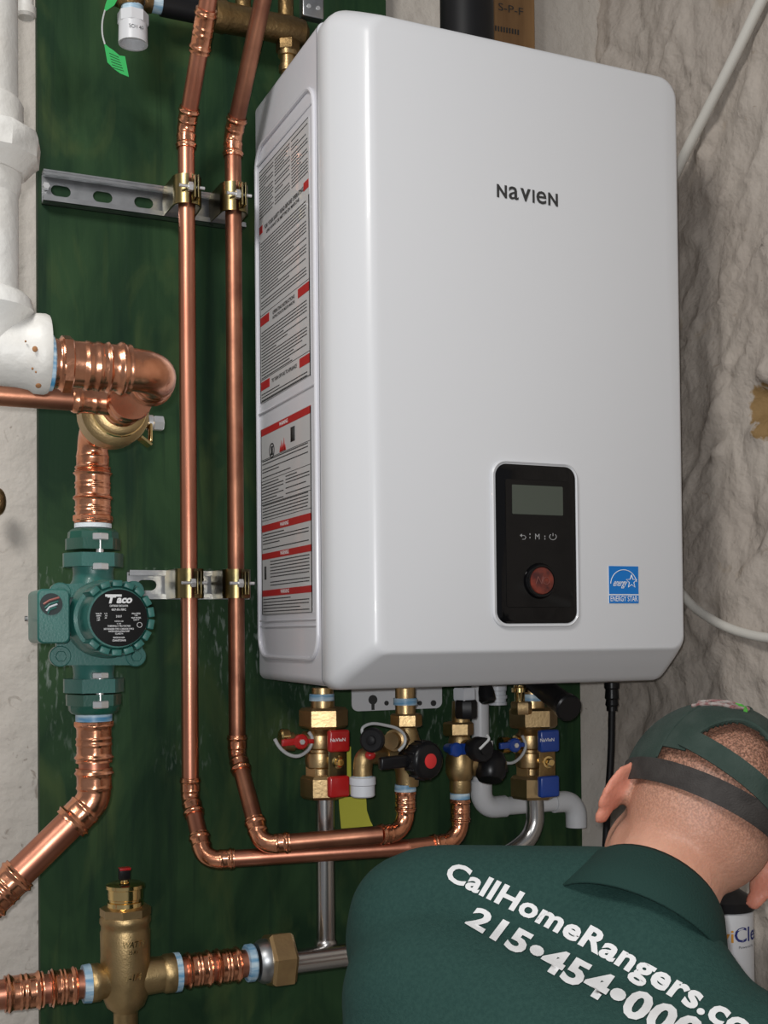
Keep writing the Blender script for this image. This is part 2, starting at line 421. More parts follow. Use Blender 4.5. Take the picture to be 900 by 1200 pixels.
# ================================================================== SETTING
def rough_wall(name, org, ud, vd, nd, W, H, nu, nv, fn, m):
    org, ud, vd, nd = V(org), V(ud), V(vd), V(nd); vs = []; fs = []
    for j in range(nv + 1):
        for i in range(nu + 1):
            p = org + ud * (W * i / nu) + vd * (H * j / nv); vs.append(p + nd * fn(p))
    for j in range(nv):
        for i in range(nu):
            a = j * (nu + 1) + i; fs.append((a, a + 1, a + nu + 2, a + nu + 1))
    b = B().add(vs, fs); o = b.build(name, m, kind='structure', smooth=180, raw=True); return o
def fn_back(p):
    return 0.006 * noise.fractal(p * 6, 1.0, 2.0, 3) + 0.0035 * noise.noise(p * 28)
def fn_right(p):
    h = 0.010 * noise.fractal(p * 3.5, 0.9, 2.1, 5)
    rdg = noise.noise(V((p.y * 6 + p.z * 2.5, p.z * 4.5, 3.1)) + noise.noise_vector(p * 4) * 0.5)
    h += 0.007 * (1 - min(1, abs(rdg) * 9))
    rd2 = noise.noise(V((p.y * 14 + p.z * 9, p.z * 7 - p.y * 5, 5.5)) + noise.noise_vector(p * 9) * 0.6)
    h += 0.0055 * (1 - min(1, abs(rd2) * 7)) * max(0, min(1, noise.noise(p * 5) * 3 + .5))
    h += 0.005 * noise.noise(p * 26) + 0.010 * max(0, noise.fractal(p * 12, 0.8, 2.2, 3) - .12)
    h -= 0.006 * max(0, .09 - abs(noise.noise(V((p.y * 9, p.z * 5, 9.0)) + noise.noise_vector(p * 6) * .6))) / .09
    for (q, s, a) in HOLES:
        d = (p - q).length / s
        if d < 1.6: h += a * math.exp(-d * d * 2) 
    return h
XW = 1.135
HOLES = [(PX(893, 470, XW), 0.04, -0.03), (PX(897, 440, XW), 0.025, 0.016), (PX(840, 530, XW), 0.016, 0.013), (PX(885, 505, XW), 0.02, 0.012), (PX(870, 620, XW), 0.05, -0.012)]
rough_wall('wall_back', (-1.6, 0.034, 0), (1, 0, 0), (0, 0, 1), (0, -1, 0), 3.0, 2.8, 230, 215, fn_back, m_wall)
rough_wall('wall_right', (XW, 0.05, 0), (0, -1, 0), (0, 0, 1), (-1, 0, 0), 2.4, 2.8, 300, 340, fn_right, m_wall2)
B().box((-0.2, -1.6, -0.02), 1.5, 1.8, 0.02).build('floor', m_floor, kind='structure')

# plywood board behind everything
bl = P(45.5, 600, 0).x; br = P(681, 900, 0).x
xm = P(452, 0, 0).x; zn = 1.92; zt9 = 2.53; zb9 = .37
bo = B().prism([V((bl, 0, zb9)), V((br, 0, zb9)), V((br, 0, zn)), V((xm, 0, zn)), V((xm, 0, zt9)), V((bl, 0, zt9))], (0, .018, 0)).build('plywood_backboard', m_board, origin=((bl + br) / 2, 0.018, 0.37))
tag(bo, 'green stained plywood sheet fixed to the wall behind all the pipes', 'board')
# NB object coordinates of the board are relative to its own origin; see wood_mat

# lumber piece above the heater
c0 = P(577, 30, -0.02); c1 = P(627, 30, -0.02)
lum = mat('spf lumber', (0.20, 0.10, 0.035), 0.6, color2=(0.30, 0.165, 0.065), noise_scale=14, stretch=(3, 1, 0.3))
t = thing('lumber_stud', 'brown wooden stud with printed stamp standing above the heater', 'lumber', ((c0.x + c1.x) / 2, -0.02, P(600, 75, -0.02).z))
B().box(((c0.x + c1.x) / 2, -0.001, P(600, -40, -0.02).z), (c1.x - c0.x) / 2, 0.019, P(600, -40, -0.02).z - P(600, 75, -0.02).z, bev=0.002).build('stud', lum, t)
b = B()
text(b, 'S-P-F', P(584, 12, -0.0205), (1, 0, 0), (0, 0, 1), P(613, 8, -0.02).x - P(584, 8, -0.02).x, 0.012, 0.0006)
b.build('stamp_lettering', m_print, t)
for k in range(9):
    p = P(581 + k * 3.3, 33 + k * 0.6, -0.0206); b = B(); b.box(p, 0.0012, 0.0003, 0.004); b.build('stamp_bar', m_print, t)

# ================================================================== WATER HEATER
XL, XR = 0.514, 0.998; YR, YS, YF = -0.024, -0.272, -0.350
ZB = 1.5 - 0.0695; ZT = 1.5 + 0.749
def rrect(x0, x1, z0, z1, r, n=8):
    pts = []
    rs = r if isinstance(r, (tuple, list)) else (r, r, r, r)
    for (cx, cz, a0, rr) in ((x1 - rs[0], z1 - rs[0], 0, rs[0]), (x0 + rs[1], z1 - rs[1], 90, rs[1]), (x0 + rs[2], z0 + rs[2], 180, rs[2]), (x1 - rs[3], z0 + rs[3], 270, rs[3])):
        for i in range(n + 1):
            a = R(a0 + 90 * i / n); pts.append((cx + rr * math.cos(a), cz + rr * math.sin(a)))
    return pts
def loft(b, rings, cap0=True, cap1=True):           # rings: list of lists of Vectors
    n = len(rings[0]); vs = [p for r_ in rings for p in r_]; fs = []
    for i in range(len(rings) - 1):
        for k in range(n):
            k2 = (k + 1) % n; fs.append((i * n + k, i * n + k2, (i + 1) * n + k2, (i + 1) * n + k))
    if cap0: fs.append(tuple(range(n - 1, -1, -1)))
    if cap1: fs.append(tuple((len(rings) - 1) * n + k for k in range(n)))
    return b.add(vs, fs)
heater = thing('tankless_water_heater', 'large white wall-hung tankless water heater with black control panel', 'water heater', ((XL + XR) / 2, YR, ZB))
b = B()
loft(b, [[V((x, y, z)) for x, z in rrect(XL + i, XR - i, ZB + 0.003 + i, ZT - 0.003 - i, 0.012)] for y, i in ((YR, 0.001), (YS + 0.001, 0.0))])
b.build('case', m_whiteside, heater)
b = B()
rings = []
# y, inset left, right, top, bottom, corner radius
prof = [(YS, 0, 0, 0, 0, .014)]
KL = [(.003, -.0012, -.001, -.001, -.0005), (.020, -.0006, -.001, -.0006, .000), (.028, .0010, .000, .000, .0020), (.034, .003, .000, .0020, .0070), (.048, .0110, .0008, .0085, .0185), (.058, .0185, .0015, .0135, .0270), (.066, .0255, .0025, .0175, .0340), (.071, .030, .0035, .0200, .0385), (.0745, .034, .0050, .0220, .0412), (.0768, .038, .0070, .0240, .0432), (.078, .044, .010, .0270, .0460)]
for dy, il, ir, it, ib in KL: prof.append((YS - dy, il, ir, it, ib, .026))
for y, il, ir, it, ib, rr in prof:
    rings.append([V((x, y, z)) for x, z in rrect(XL + il, XR - ir, ZB + ib, ZT - it, (max(.012, .034 - it * .3), .026 - il * .1, .016, .018))])
loft(b, rings, True, True)
cover = b.build('front_cover', m_white, heater, smooth=180)
# fine dark seam between case and cover
b = B(); loft(b, [[V((x, y, z)) for x, z in rrect(XL - .0004, XR + .0004, ZB + .002, ZT - .002, 0.013)] for y in (YS + .0022, YS + .0006)], False, False)
b.build('seam_gap', m_greyprint, heater)
# raised rim of the side recess
yF_ = PX(371, 400, XL).y; yB_ = PX(302.5, 400, XL).y
zt_ = PX(366, 98, XL).z; zb_ = PX(340, 771, XL).z
def side_ring(y0, y1, z0, z1, r): return [(yy, zz) for yy, zz in rrect(y0, y1, z0, z1, r, 6)]
b = B()
outer = side_ring(yF_, yB_, zb_, zt_, 0.03)
b.sweep([V((XL - 0.001, y, z)) for y, z in outer] + [V((XL - 0.001, *outer[0]))], 0.0028, 8, caps=False)
b.build('recess_rim', m_whiteside, heater)
b = B()
for v in (734, 727):
    pA = PX(303, v, XL); pB = PX(367, v, XL); z = (pA.z + pB.z) / 2
    B().sweep([V((XL - .0005, yB_, z)), V((XL - .0005, yF_, z))], 0.0012, 6).build('recess_crease', m_whiteside, heater)
b = B(); zc = (PX(366, 120, XL).z); b.sweep([V((XL - .0005, yB_, zc)), V((XL - .0005, yF_, zc))], 0.0014, 6); b.build('recess_crease', m_whiteside, heater); b = B()
zc = (PX(366, 452, XL).z); b.sweep([V((XL - .0005, yB_, zc)), V((XL - .0005, yF_, zc))], 0.0014, 6)
b.build('recess_crease', m_whiteside, heater)
# labels on the side
yl0 = PX(306, 500, XL).y; yl1 = PX(365, 500, XL).y                 # rear, front edge
def zf(v): return PX(364, v, XL).z
def side_q(bb, ya, yb, za, zb, x):                                   # thin plate on the side
    bb.box((x, (ya + yb) / 2, (za + zb) / 2), 0.0002, abs(ya - yb) / 2, abs(za - zb) / 2)
def side_block(lbl, zt, zb, pr, x, cols=1, y0=yl0, y1=yl1, step=0.0042, th=0.0013, fill=0.94):
    z = zt
    span = (y1 - y0) / cols
    for c_ in range(cols):
        z = zt
        while z > zb:
            ya = y0 + span * c_ ; end = ya + span * (fill if random.random() < .75 else random.uniform(.35, .9))
            y = ya + span * 0.03
            sgn = -1 if end < ya else 1
            while (end - y) * sgn > 0.002:
                w = random.uniform(.003, .010); ye = y + sgn * w
                if (end - ye) * sgn < 0: ye = end
                side_q(pr, y, ye, z, z - th, x)
                y = ye + sgn * 0.0011
            z -= step * (1 if random.random() < .88 else 1.7)
LX = XL - 0.0006
lab1 = B(); side_q(lab1, yl0, yl1, zf(134), zf(440), XL - 0.0002)
l1 = lab1.build('warning_label', m_label, heater, label='upper grey printed safety label')
lab2 = B(); side_q(lab2, yl0, yl1, zf(474), zf(718), XL - 0.0002)
l2 = lab2.build('warning_label', m_label, heater, label='lower grey printed safety label with red bands')
pr1 = B(); pr2 = B(); rd1 = B(); rd2 = B(); wt = B()
XP = XL - 0.0005
def side_red(ya, yb, za, zb, x):
    q = B(); side_q(q, ya, yb, za, zb, x); q.build('red_mark', m_redprint, l1)
side_block(l1, zf(140), zf(200), pr1, XP, cols=3, step=0.0042)
yd = (0, 0, 1); xdn = (0, -1, 0)
def side_text(bb, s, y, z, w, h, bold=0.02): text(bb, s, (XP, y, z), xdn, yd, w, h, 0.0004, bold)
wl = abs(yl1 - yl0)
def at(fr): return yl0 + (yl1 - yl0) * fr
side_text(pr1, 'FOR YOUR SAFETY READ BEFORE OPERATING', at(.12), zf(216), wl * .78, .006)
side_text(pr1, 'LIRE AVANT DE METTRE EN MARCHE', at(.16), zf(223), wl * .66, .0045)
side_red(at(.0), at(.07), zf(207), zf(217), XP); side_red(at(.9), at(.99), zf(207), zf(217), XP)
side_block(l1, zf(230), zf(322), pr1, XP)
side_red(at(.0), at(.2), zf(328), zf(339), XP); side_red(at(.78), at(1.), zf(328), zf(339), XP)
side_text(pr1, 'OPERATING INSTRUCTIONS', at(.28), zf(335), wl * .44, .005); side_text(pr1, 'INSTRUCTIONS DE MISE EN MARCHE', at(.28), zf(341), wl * .44, .004)
side_block(l1, zf(348), zf(408), pr1, XP)
side_red(at(.0), at(.2), zf(413), zf(424), XP); side_red(at(.8), at(1.), zf(413), zf(424), XP)
side_text(pr1, 'TO TURN OFF GAS TO APPLIANCE', at(.25), zf(421), wl * .5, .005)
side_block(l1, zf(429), zf(438), pr1, XP)
for f0, f1 in ((134, 135), (325, 325.6), (410, 410.6), (438.6, 439.4)): side_q(pr1, at(0.01), at(.99), zf(f0), zf(f1), XP)
for (fa, fb) in ((.0, .012), (.985, 1.)): side_q(pr1, at(fa), at(fb), zf(226), zf(440), XP)
for va, vb in ((475, 484), (601, 610), (638, 646), (686, 694)):
    q = B(); side_q(q, at(0), at(1), zf(va), zf(vb), XP); q = q.build('red_band', m_redprint, l2); wt = B()
    side_text(wt, 'WARNING', at(.4), zf(vb - 2.2), wl * .17, .0052); wt.build('band_lettering', m_whiteprint, q)
for f0, f1 in ((575, 592),): side_block(l2, zf(f0), zf(f1), pr2, XP)
side_block(l2, zf(517), zf(540), pr2, XP); side_block(l2, zf(547), zf(572), pr2, XP, cols=2)
side_block(l2, zf(613), zf(635), pr2, XP); side_block(l2, zf(649), zf(683), pr2, XP, y0=at(.16)); side_block(l2, zf(697), zf(713), pr2, XP)
for f0 in (515.5, 543.5, 574, 595, 717): side_q(pr2, at(0.01), at(.99), zf(f0), zf(f0 + .6), XP)
for (fa, fb) in ((.0, .012), (.985, 1.)): side_q(pr2, at(fa), at(fb), zf(476), zf(717), XP)
# pictograms: round no-entry mark, red flames, grey unit
cy_ = at(.24); cz_ = zf(508)
pr2.torus((XP, cy_, cz_), (1, 0, 0), .0095, .0009, 24, 6); side_q(pr2, cy_ - .004, cy_ + .004, cz_ + .006, cz_ - .006, XP)
pr2.box((XP - .0002, cy_, cz_), .0002, .0008, .010, ax=(V((1, 0, 0)), V((0, .707, .707)), V((0, -.707, .707))))
side_q(pr2, at(.62), at(.70), zf(490), zf(508), XP)
fy = at(.46)
for dy, h_ in ((-.009, .009), (-.004, .015), (.001, .011), (.006, .017), (.010, .008)):
    rd2.prism([V((XP, fy - dy + .0035, cz_ - .007)), V((XP, fy - dy - .0035, cz_ - .007)), V((XP, fy - dy, cz_ - .007 + h_))], (-.0003, 0, 0))
side_q(pr2, at(.06), at(.1), zf(655), zf(672), XP)
pr1.build('label_text', m_print, l1, raw=True, smooth=180, kind='stuff'); pr2.build('label_text', m_print, l2, raw=True, smooth=180, kind='stuff')
pass; rd2.build('flame_pictogram', m_redprint, l2)

# brand lettering on front
EX = V((1, 0, 0)); EZ = V((0, 0, 1))
b = B()
p0 = P(582, 231, YF); x = p0.x; cap = 15.5 * mpp(p0)
for ch, wf in (('N', .88), ('a', .86), ('v', .92), ('I', .19), ('e', .90), ('N', .88)):
    w = cap * wf
    text(b, ch, (x, YF - 0.0003, p0.z), EX, EZ, w, cap, 0.0004, bold={'N': .035, 'v': .02, 'I': 0}.get(ch, .012))
    x += w + cap * .155
b.build('brand_lettering', m_print, heater)
# control panel
def front_pts(u0, u1, v0, v1, r, y):
    a = P(u0, (v0 + v1) / 2, YF); c = P(u1, (v0 + v1) / 2, YF); um = (u0 + u1) / 2
    return [V((x, y, z)) for x, z in rrect(a.x, c.x, P(um, v1, YF).z, P(um, v0, YF).z, r)]
b = B(); loft(b, [front_pts(575.5, 676.5, 541.5, 735, .019, YF + .002), front_pts(575.5, 676.5, 541.5, 735, .019, YF - .0025), front_pts(577, 675, 543, 733.5, .018, YF - .0045), front_pts(579.5, 673.5, 545, 731.5, .016, YF - .0025)], True, True)
pan = b.build('control_panel', m_white, heater)
b = B(); loft(b, [front_pts(580.0, 673.2, 545.4, 730.8, .0155, YF - .002), front_pts(580.2, 673, 545.8, 730.5, .015, YF - .0036), front_pts(581.5, 672, 547, 729, .014, YF - .0044)])
b.build('black_face', m_gloss, pan)
b = B(); loft(b, [front_pts(590.5, 666, 563, 712, .003, YF - .0043), front_pts(590.8, 665.7, 563.5, 711.5, .003, YF - .0052)])
b.build('inner_face', m_gloss, pan)
b = B(); loft(b, [front_pts(597.5, 657, 569.5, 604, .0015, YF - .005), front_pts(597.8, 656.7, 570, 603.6, .0015, YF - .0058)])
b.build('display_screen', m_lcd, pan)
m_icon = mat('grey icon print', (0.30, 0.30, 0.30), 0.5)
b = B(); yi = YF - .0054
def ic(u, v): return P(u, v, yi)
text(b, 'M', ic(627, 632), EX, EZ, 6 * mpp(ic(627, 630)), 6.5 * mpp(ic(627, 630)), .0003)
mp_ = mpp(ic(627, 630))
for uu, z0 in ((621, 626), (621, 630), (638.5, 628.5), (638.5, 631.5)): b.box(ic(uu, z0), .0005, .0003, .0009)
b.sweep([ic(610, 627.5), ic(614.5, 627.5), ic(616.3, 629.5), ic(615, 632), ic(612, 632)], .00045, 6); b.prism([ic(609, 627.5), ic(611.5, 625.5), ic(611.5, 629.5)], (0, -.0004, 0))
b.sweep([ic(648 + 4 * math.cos(a), 629 + 3.6 * math.sin(a)) for a in [R(-50 + 28 * i) for i in range(11)]], .00045, 6); b.box(ic(648, 626.5), .0004, .0003, .0018)
b.build('touch_icon', m_icon, pan)
kc = P(630, 681, YF); kr = 19 * mpp(kc)
b = B().lathe(V((kc.x, YF - .0048, kc.z)), (0, -1, 0), [(0, kr * 1.12), (.002, kr * 1.10), (.005, kr * 1.02), (.0065, kr * .97), (.0065, kr * .88), (.0055, kr * .86)], 40)
kn = b.build('control_dial', m_gloss, pan)
b = B().lathe(V((kc.x, YF - .0096, kc.z)), (0, -1, 0), [(0, kr * .86), (.0018, kr * .80), (.003, kr * .6), (.0034, .0)], 40)
b.build('dial_face', m_reddial, kn)
b = B(); b.torus((kc.x + kr * .22, YF - .0131, kc.z), (0, 1, 0), kr * .22, .0006, 24, 6)
for xa, za, xb, zb in ((-.5, -.2, -.35, .25), (-.35, .25, -.1, -.2), (-.1, -.2, 0, .25)):
    b.sweep([V((kc.x + kr * xa, YF - .0129, kc.z + kr * za)), V((kc.x + kr * xb, YF - .0129, kc.z + kr * zb))], .0006, 6)
b.build('dial_emblem', mat('dull red relief', (0.16, 0.05, 0.04), 0.25), kn)
# energy label
lb = B(); a = P(713, 685, YF); c = P(748, 685, YF); zt = P(730, 663.5, YF).z; zb = P(730, 707, YF).z
lb.box(((a.x + c.x) / 2, YF - .0002, (zt + zb) / 2), (c.x - a.x) / 2, .0003, (zt - zb) / 2)
lo = lb.build('energy_label', m_whiteprint, heater, label='small blue and white energy label')
wE = c.x - a.x; zs = zb + (zt - zb) * .235
b = B(); b.box(((a.x + c.x) / 2, YF - .0006, (zt + zs + .0006) / 2), wE / 2 - .0003, .0002, (zt - zs - .0006) / 2)
b.box(((a.x + c.x) / 2, YF - .0006, (zb + zs - .0008) / 2), wE / 2 - .0003, .0002, (zs - .0008 - zb) / 2)
b.build('label_field', m_bluelabel, lo)
b = B(); yq = YF - .0009
cx_ = (a.x + c.x) / 2
text(b, 'ENERGY STAR', (a.x + wE * .05, yq, zb + wE * .055), EX, EZ, wE * .9, wE * .15, .0002, bold=0.005)
text(b, 'energy', (a.x + wE * .1, yq, zs + wE * .17), EX, V((.12, 0, 1)), wE * .44, wE * .2, .0002, shear=.3, bold=.005)
b.sweep([V((cx_ + wE * .44 * math.cos(t_), yq, zs + wE * .27 + wE * .42 * math.sin(t_))) for t_ in [R(12 + 7.8 * i) for i in range(22)]], .0005, 6)
st = [V((cx_ + wE * .26 + wE * .19 * (1 if i % 2 == 0 else .42) * math.sin(PI * i / 5), yq, zs + wE * .36 + wE * .19 * (1 if i % 2 == 0 else .42) * math.cos(PI * i / 5))) for i in range(11)]
b.sweep(st, .0006, 6)
b.build('label_lettering', m_whiteprint, lo)

# wall bracket under the heater
t = B()
yb = -0.012
z0 = P(470, 832, yb).z; z1 = ZB + .02
o = B()
loft(o, [[V((x_, y_, z_)) for x_, z_ in rrect(P(415, 820, yb).x, P(521, 820, yb).x, z0, z1, .010)] for y_ in (-.0015, -.0035)])
br_ = o.build('mounting_bracket', m_pvc, origin=(P(470, 820, yb).x, 0, z0))
tag(br_, 'white steel mounting bracket showing below the heater on the green board', 'bracket')
o = B()
for u_, rr in ((437, .007), (453, .0035), (492, .0035), (508, .0045)):
    c = P(u_, 820 if u_ == 437 else 824, -.0042); o.lathe(c, (0, -1, 0), [(-.001, rr), (.0006, rr)], 16)
    if u_ == 437: o.box(c - EZ * .009, .0022, .0008, .006)
o.build('keyhole', m_print, br_)

# ================================================================== STRUTS AND CLAMPS
def strut(name, label, u0, u1, vmid, yf, hh, hole_us, extra_z=0.0):
    xa = P(u0, vmid, yf).x; xb = P(u1, vmid, yf).x; zc = P(u0, vmid, yf).z; HX = .013
    t = thing(name, label, 'strut', ((xa + xb) / 2, 0, zc))
    T = .0022
    holes = []
    for u_ in hole_us: holes.append(P(u_, vmid, yf + .018).x)
    b = B(); yb = -.0025
    # back web with slots
    hx = .013; hz = .0072; edges = [xa] + [q for h in holes for q in (h - hx, h + hx)] + [xb]
    for i in range(0, len(edges) - 1, 2):
        b.box(((edges[i] + edges[i + 1]) / 2, yb, zc), abs(edges[i + 1] - edges[i]) / 2, T / 2, hh)
    for h in holes:
        for s_ in (-1, 1): b.box((h, yb, zc + s_ * (hz + hh) / 2), hx, T / 2, (hh - hz) / 2)
        for sx in (-1, 1):
            for sz in (-1, 1):        # rounded slot corners
                ctr = V((h + sx * (hx - hz), 0, zc)); pts = [V((h + sx * hx, yb - T / 2, zc + sz * hz))]
                pts += [V((ctr.x + sx * hz * math.cos(R(a_)), yb - T / 2, zc + sz * hz * math.sin(R(a_)))) for a_ in range(0, 91, 18)]
                b.prism(pts, (0, T, 0))
    b.build('slotted_web', m_steel, t)
    for s_ in (1, -1):
        q = B(); q.box(((xa + xb) / 2, (yf - T) / 2, zc + s_ * (hh - T / 2)), (xb - xa) / 2, abs(yf) / 2, T / 2)
        q.box(((xa + xb) / 2, yf + T / 2, zc + s_ * (hh - .0030)), (xb - xa) / 2, T / 2, .0030)
        q.box(((xa + xb) / 2, yf + .004, zc + s_ * (hh - .006)), (xb - xa) / 2, .003, T / 2)
        q.build('side_flange', m_steel, t)
    return t, zc, xa, xb
YSF = -.020
YP = -.062
st1, zs1, _, _ = strut('strut_channel', 'upper slotted galvanized strut channel on the green board', 51, 288, 216, YSF, .0205, (71, 120, 168))
st2, zs2, _, _ = strut('strut_channel', 'lower slotted galvanized strut channel beside the pump', 152, 292, 685, YSF, .0195, (172,))
b = B(); c = P(54, 219, -.006); b.hexp(c, c + V((0, -.006, 0)), .005, seg=6); b.build('screw', m_chrome, st1)
def clamp(px_, zc, r, label):
    t = thing('pipe_clamp', label, 'clamp', (px_, YSF, zc), 'yellow zinc strut clamps on the copper risers')
    hz = .0195; RR = r + .0060
    for s_, nm in ((-1, 'left_strap'), (1, 'right_strap')):
        b = B(); pts = []
        for i in range(11):
            a = R(90 * i / 10); pts.append(V((px_ + s_ * RR * math.sin(a + R(6)), YP - RR * math.cos(a + R(6)), 0)))
        pts += [V((px_ + s_ * RR * 1.02, YP + .008, 0)), V((px_ + s_ * (RR + .003), YSF + .004, 0)), V((px_ + s_ * (RR - .004), YSF + .010, 0))]
        vs = []; fs = []
        for p in pts:
            d = V((p.x - px_, p.y - YP, 0)).normalized()
            for off in (0, .0022):
                for z in (-hz, hz): vs.append(V((p.x + d.x * off, p.y + d.y * off, zc + z)))
        for i in range(len(pts) - 1):
            a = i * 4; c_ = a + 4
            fs += [(a, a + 1, c_ + 1, c_), (a + 2, c_ + 2, c_ + 3, a + 3), (a, c_, c_ + 2, a + 2), (a + 1, a + 3, c_ + 3, c_ + 1)]
        fs += [(0, 2, 3, 1), (len(vs) - 4, len(vs) - 3, len(vs) - 1, len(vs) - 2)]
        b.add(vs, fs)
        # folded ear that takes the bolt
        ex = px_ + (.004 if s_ < 0 else .0085)
        b.box((ex, YP - RR - .006, zc), .0012, .0075, hz * .8, bev=.0008)
        b.build('clamp_strap', m_zincyel, t)
    b = B(); yb_ = YP - RR - .007
    b.cyl((px_ - .016, yb_, zc), (px_ + .018, yb_, zc), .0022, 10); b.hexp((px_ - .004, yb_, zc), (px_ + .0025, yb_, zc), .0062)
    b.build('clamp_bolt', m_chrome, t)
    return t
r34 = .0112
x1 = P(221, 600, YP).x; x2 = P(276, 600, YP).x
clamp(x1, zs1, r34, 'yellow zinc clamp holding the left copper riser to the upper strut')
clamp(x2, zs1 - .001, r34, 'yellow zinc clamp holding the right copper riser to the upper strut')
clamp(x1, zs2, r34, 'yellow zinc clamp holding the left copper riser to the lower strut')
clamp(x2, zs2, r34, 'yellow zinc clamp holding the right copper riser to the lower strut')

# ================================================================== TWO RISERS
YI = -.128; YH = -.19                                             # plane of fittings under the heater
def risers():
    # left riser
    z_top = P(216, 150, YP).z
    t = thing('copper_riser', 'left copper riser pipe, turning right at the bottom below the other', 'pipe', (x1, YP, P(232, 1005, YP).z), 'copper risers left of the heater')
    up1 = V((x1 + .002, YP - .30, z_top + .33))
    A = P(222, 935, YP); A.x = x1
    bot = V((x1 + .004, -.118, P(233, 1009, -.118).z))
    end = P(480, 993, -.185)
    run(t, [up1, V((x1, YP, z_top)), V((x1, YP, A.z)), bot, end], r34, L=r34 * 1.75, Rb=r34 * 1.9)
    coupling(t, V((x1, YP, z_top)) + (up1 - V((x1, YP, z_top))).normalized() * .125, up1 - V((x1, YP, z_top)), r34 * 1.02, r34 * 2.4)
    t2 = thing('copper_riser', 'right copper riser pipe, nearest the heater side', 'pipe', (x2, YP, P(300, 985, YP).z), 'copper risers left of the heater')
    zt2 = P(270, 160, YP).z
    up2 = V((x2 + .012, YP - .30, zt2 + .33))
    A2 = P(277, 885, YP); A2.x = x2
    bot2 = P(306, 990, -.150); end2 = P(448, 978, -.20)
    run(t2, [up2, V((x2, YP, zt2)), V((x2, YP, A2.z)), bot2, end2], r34, L=r34 * 1.75, Rb=r34 * 1.9, pm=m_pipedull)
    return end, end2
end1, end2 = risers()

# ================================================================== WHITE SOIL STACK (left edge)
YW = -.57
xs = P(-22, 300, YW).x
def zw(v): return P(0, v, YW).z
ms = mpp(P(0, 300, YW))
t = thing('white_iron_pipe', 'white painted iron pipe with a coupling at the left edge', 'pipe', (xs, YW, zw(470)))
b = B(); b.lathe((xs, YW, zw(-60)), (0, 0, -1), [(0, 42 * ms), (zw(-60) - zw(350), 42 * ms)], 32); b.build('pipe', m_paintpipe, t)
b = B(); pr = [(zw(-60) - zw(v), hw * ms) for v, hw in ((120, 42), (121, 45), (126, 48), (152, 48), (155, 50), (158, 56))]
b.lathe((xs, YW, zw(-60)), (0, 0, -1), pr, 32)
pr = [(zw(-60) - zw(v), hw * ms) for v, hw in ((205, 50), (207, 46), (222, 45), (228, 43), (232, 42))]
b.lathe((xs, YW, zw(-60)), (0, 0, -1), pr, 32); b.build('hub_collar', m_paintpipe, t)
b = B(); pr = [(zw(-60) - zw(v), hw * ms) for v, hw in ((156, 58), (160, 66), (168, 69), (190, 67), (196, 60), (208, 50))]
b.lathe((xs, YW, zw(-60)), (0, 0, -1), pr, 10, rot=.2); b.build('union_ring', m_paintpipe, t)
zt0 = P(60, 426, YW).z
b = B()
pr = [(zw(-60) - zw(v), hw * ms) for v, hw in ((343, 43), (346, 50), (352, 56), (366, 60), (374, 54), (390, 46), (420, 40))]
b.lathe((xs, YW, zw(-60)), (0, 0, -1), pr, 32)
xx = [P(u_, 426, YW).x for u_ in (-20, 20, 34, 40, 52, 56, 57)]
zt0 = P(60, 416, YW).z
b.lathe((xs, YW, zt0), (1, 0, 0), [(-.30, 38 * ms), (0, 40 * ms), (xx[1] - xs, 41 * ms), (xx[2] - xs, 43 * ms), (xx[3] - xs, 47 * ms), (xx[4] - xs, 47.5 * ms), (xx[5] - xs, 46 * ms), (xx[6] - xs, 38 * ms)], 32)
tee = b.build('tee_fitting', m_paintpipe, t)
b = B()
for u_, v_, s_ in ((41, 409, 3.2), (45, 452, 3.5), (30, 400, 1.2), (38, 432, 1.4), (42, 436, 1.1)):
    # patches lie on the bell surface of the tee
    d = ray(u_, v_); lo_, hi_ = .8, 1.2
    q0 = P(u_, v_, YW); rad = 47.0 * ms; dz = q0.z - zt0; yy = YW - math.sqrt(max(rad * rad - dz * dz, 1e-6)); q = P(u_, v_, yy)
    nrm = V((0, q.y - YW, q.z - zt0)).normalized()
    b.ball(q, s_ * ms, s_ * ms * 1.1, .0012, ax=(EX, nrm.cross(EX), nrm), nu=10, nv=6)
b.build('rust_spot', m_rust, tee)

# second white fitting at top left
t = B(); vl(t, 30, -.12, [(-30, 9), (8, 9), (9, 12), (18, 12), (21, 9)], 20)
tag(t.build('white_pipe_end', m_paintpipe, origin=P(30, 20, -.12)), 'stub end of a white pipe at the top left corner behind the stack', 'pipe')

# ================================================================== TOP LEFT COPPER TO PUMP
r125 = .0172; YPU = -.23
XC = P(190, 441, YW).x; ZC_ = P(190, 436, YW).z
tcp = thing('copper_pump_feed', 'thick copper pipe from the white tee bending back and down into the green pump', 'pipe', (XC, YPU, P(107, 616, YPU).z))
xe = P(60, 426, YW).x; zt0b = ZC_
c1 = V((XC, YW, ZC_)); zv = ZC_
low = V((XC, YPU, P(107, 612, YPU).z))
s_in = V((xe + .003, YW, ZC_))
elbow_fit(tcp, s_in, c1, V((XC, YPU, ZC_)), r125, .024, .030)
elbow_fit(tcp, V((XC, YW, ZC_)), V((XC, YPU, ZC_)), low, r125 * .92, .020, .026)
# male adapter with hex + long coupling
b = B(); b.hexp((xe + .008, YW, ZC_), (xe + .017, YW, ZC_), r125 * 1.45, ref=EZ, seg=8); b.build('hex_adapter', m_copper, tcp)
coupling(tcp, (P(108, 426, YW).x, YW, ZC_), EX, r125 * 1.05, .033)
b = B(); b.lathe((xe - .006, YW, ZC_), EX, [(0, r125 * 1.45), (.007, r125 * 1.38), (.0085, r125 * 1.2)], 28); b.build('thread_tape', m_tapeblue, tcp)
b = B(); b.cyl((xe + .01, YW, ZC_), (XC - .03, YW, ZC_), r125, 24)
b.build('pipe', m_pipe, tcp)
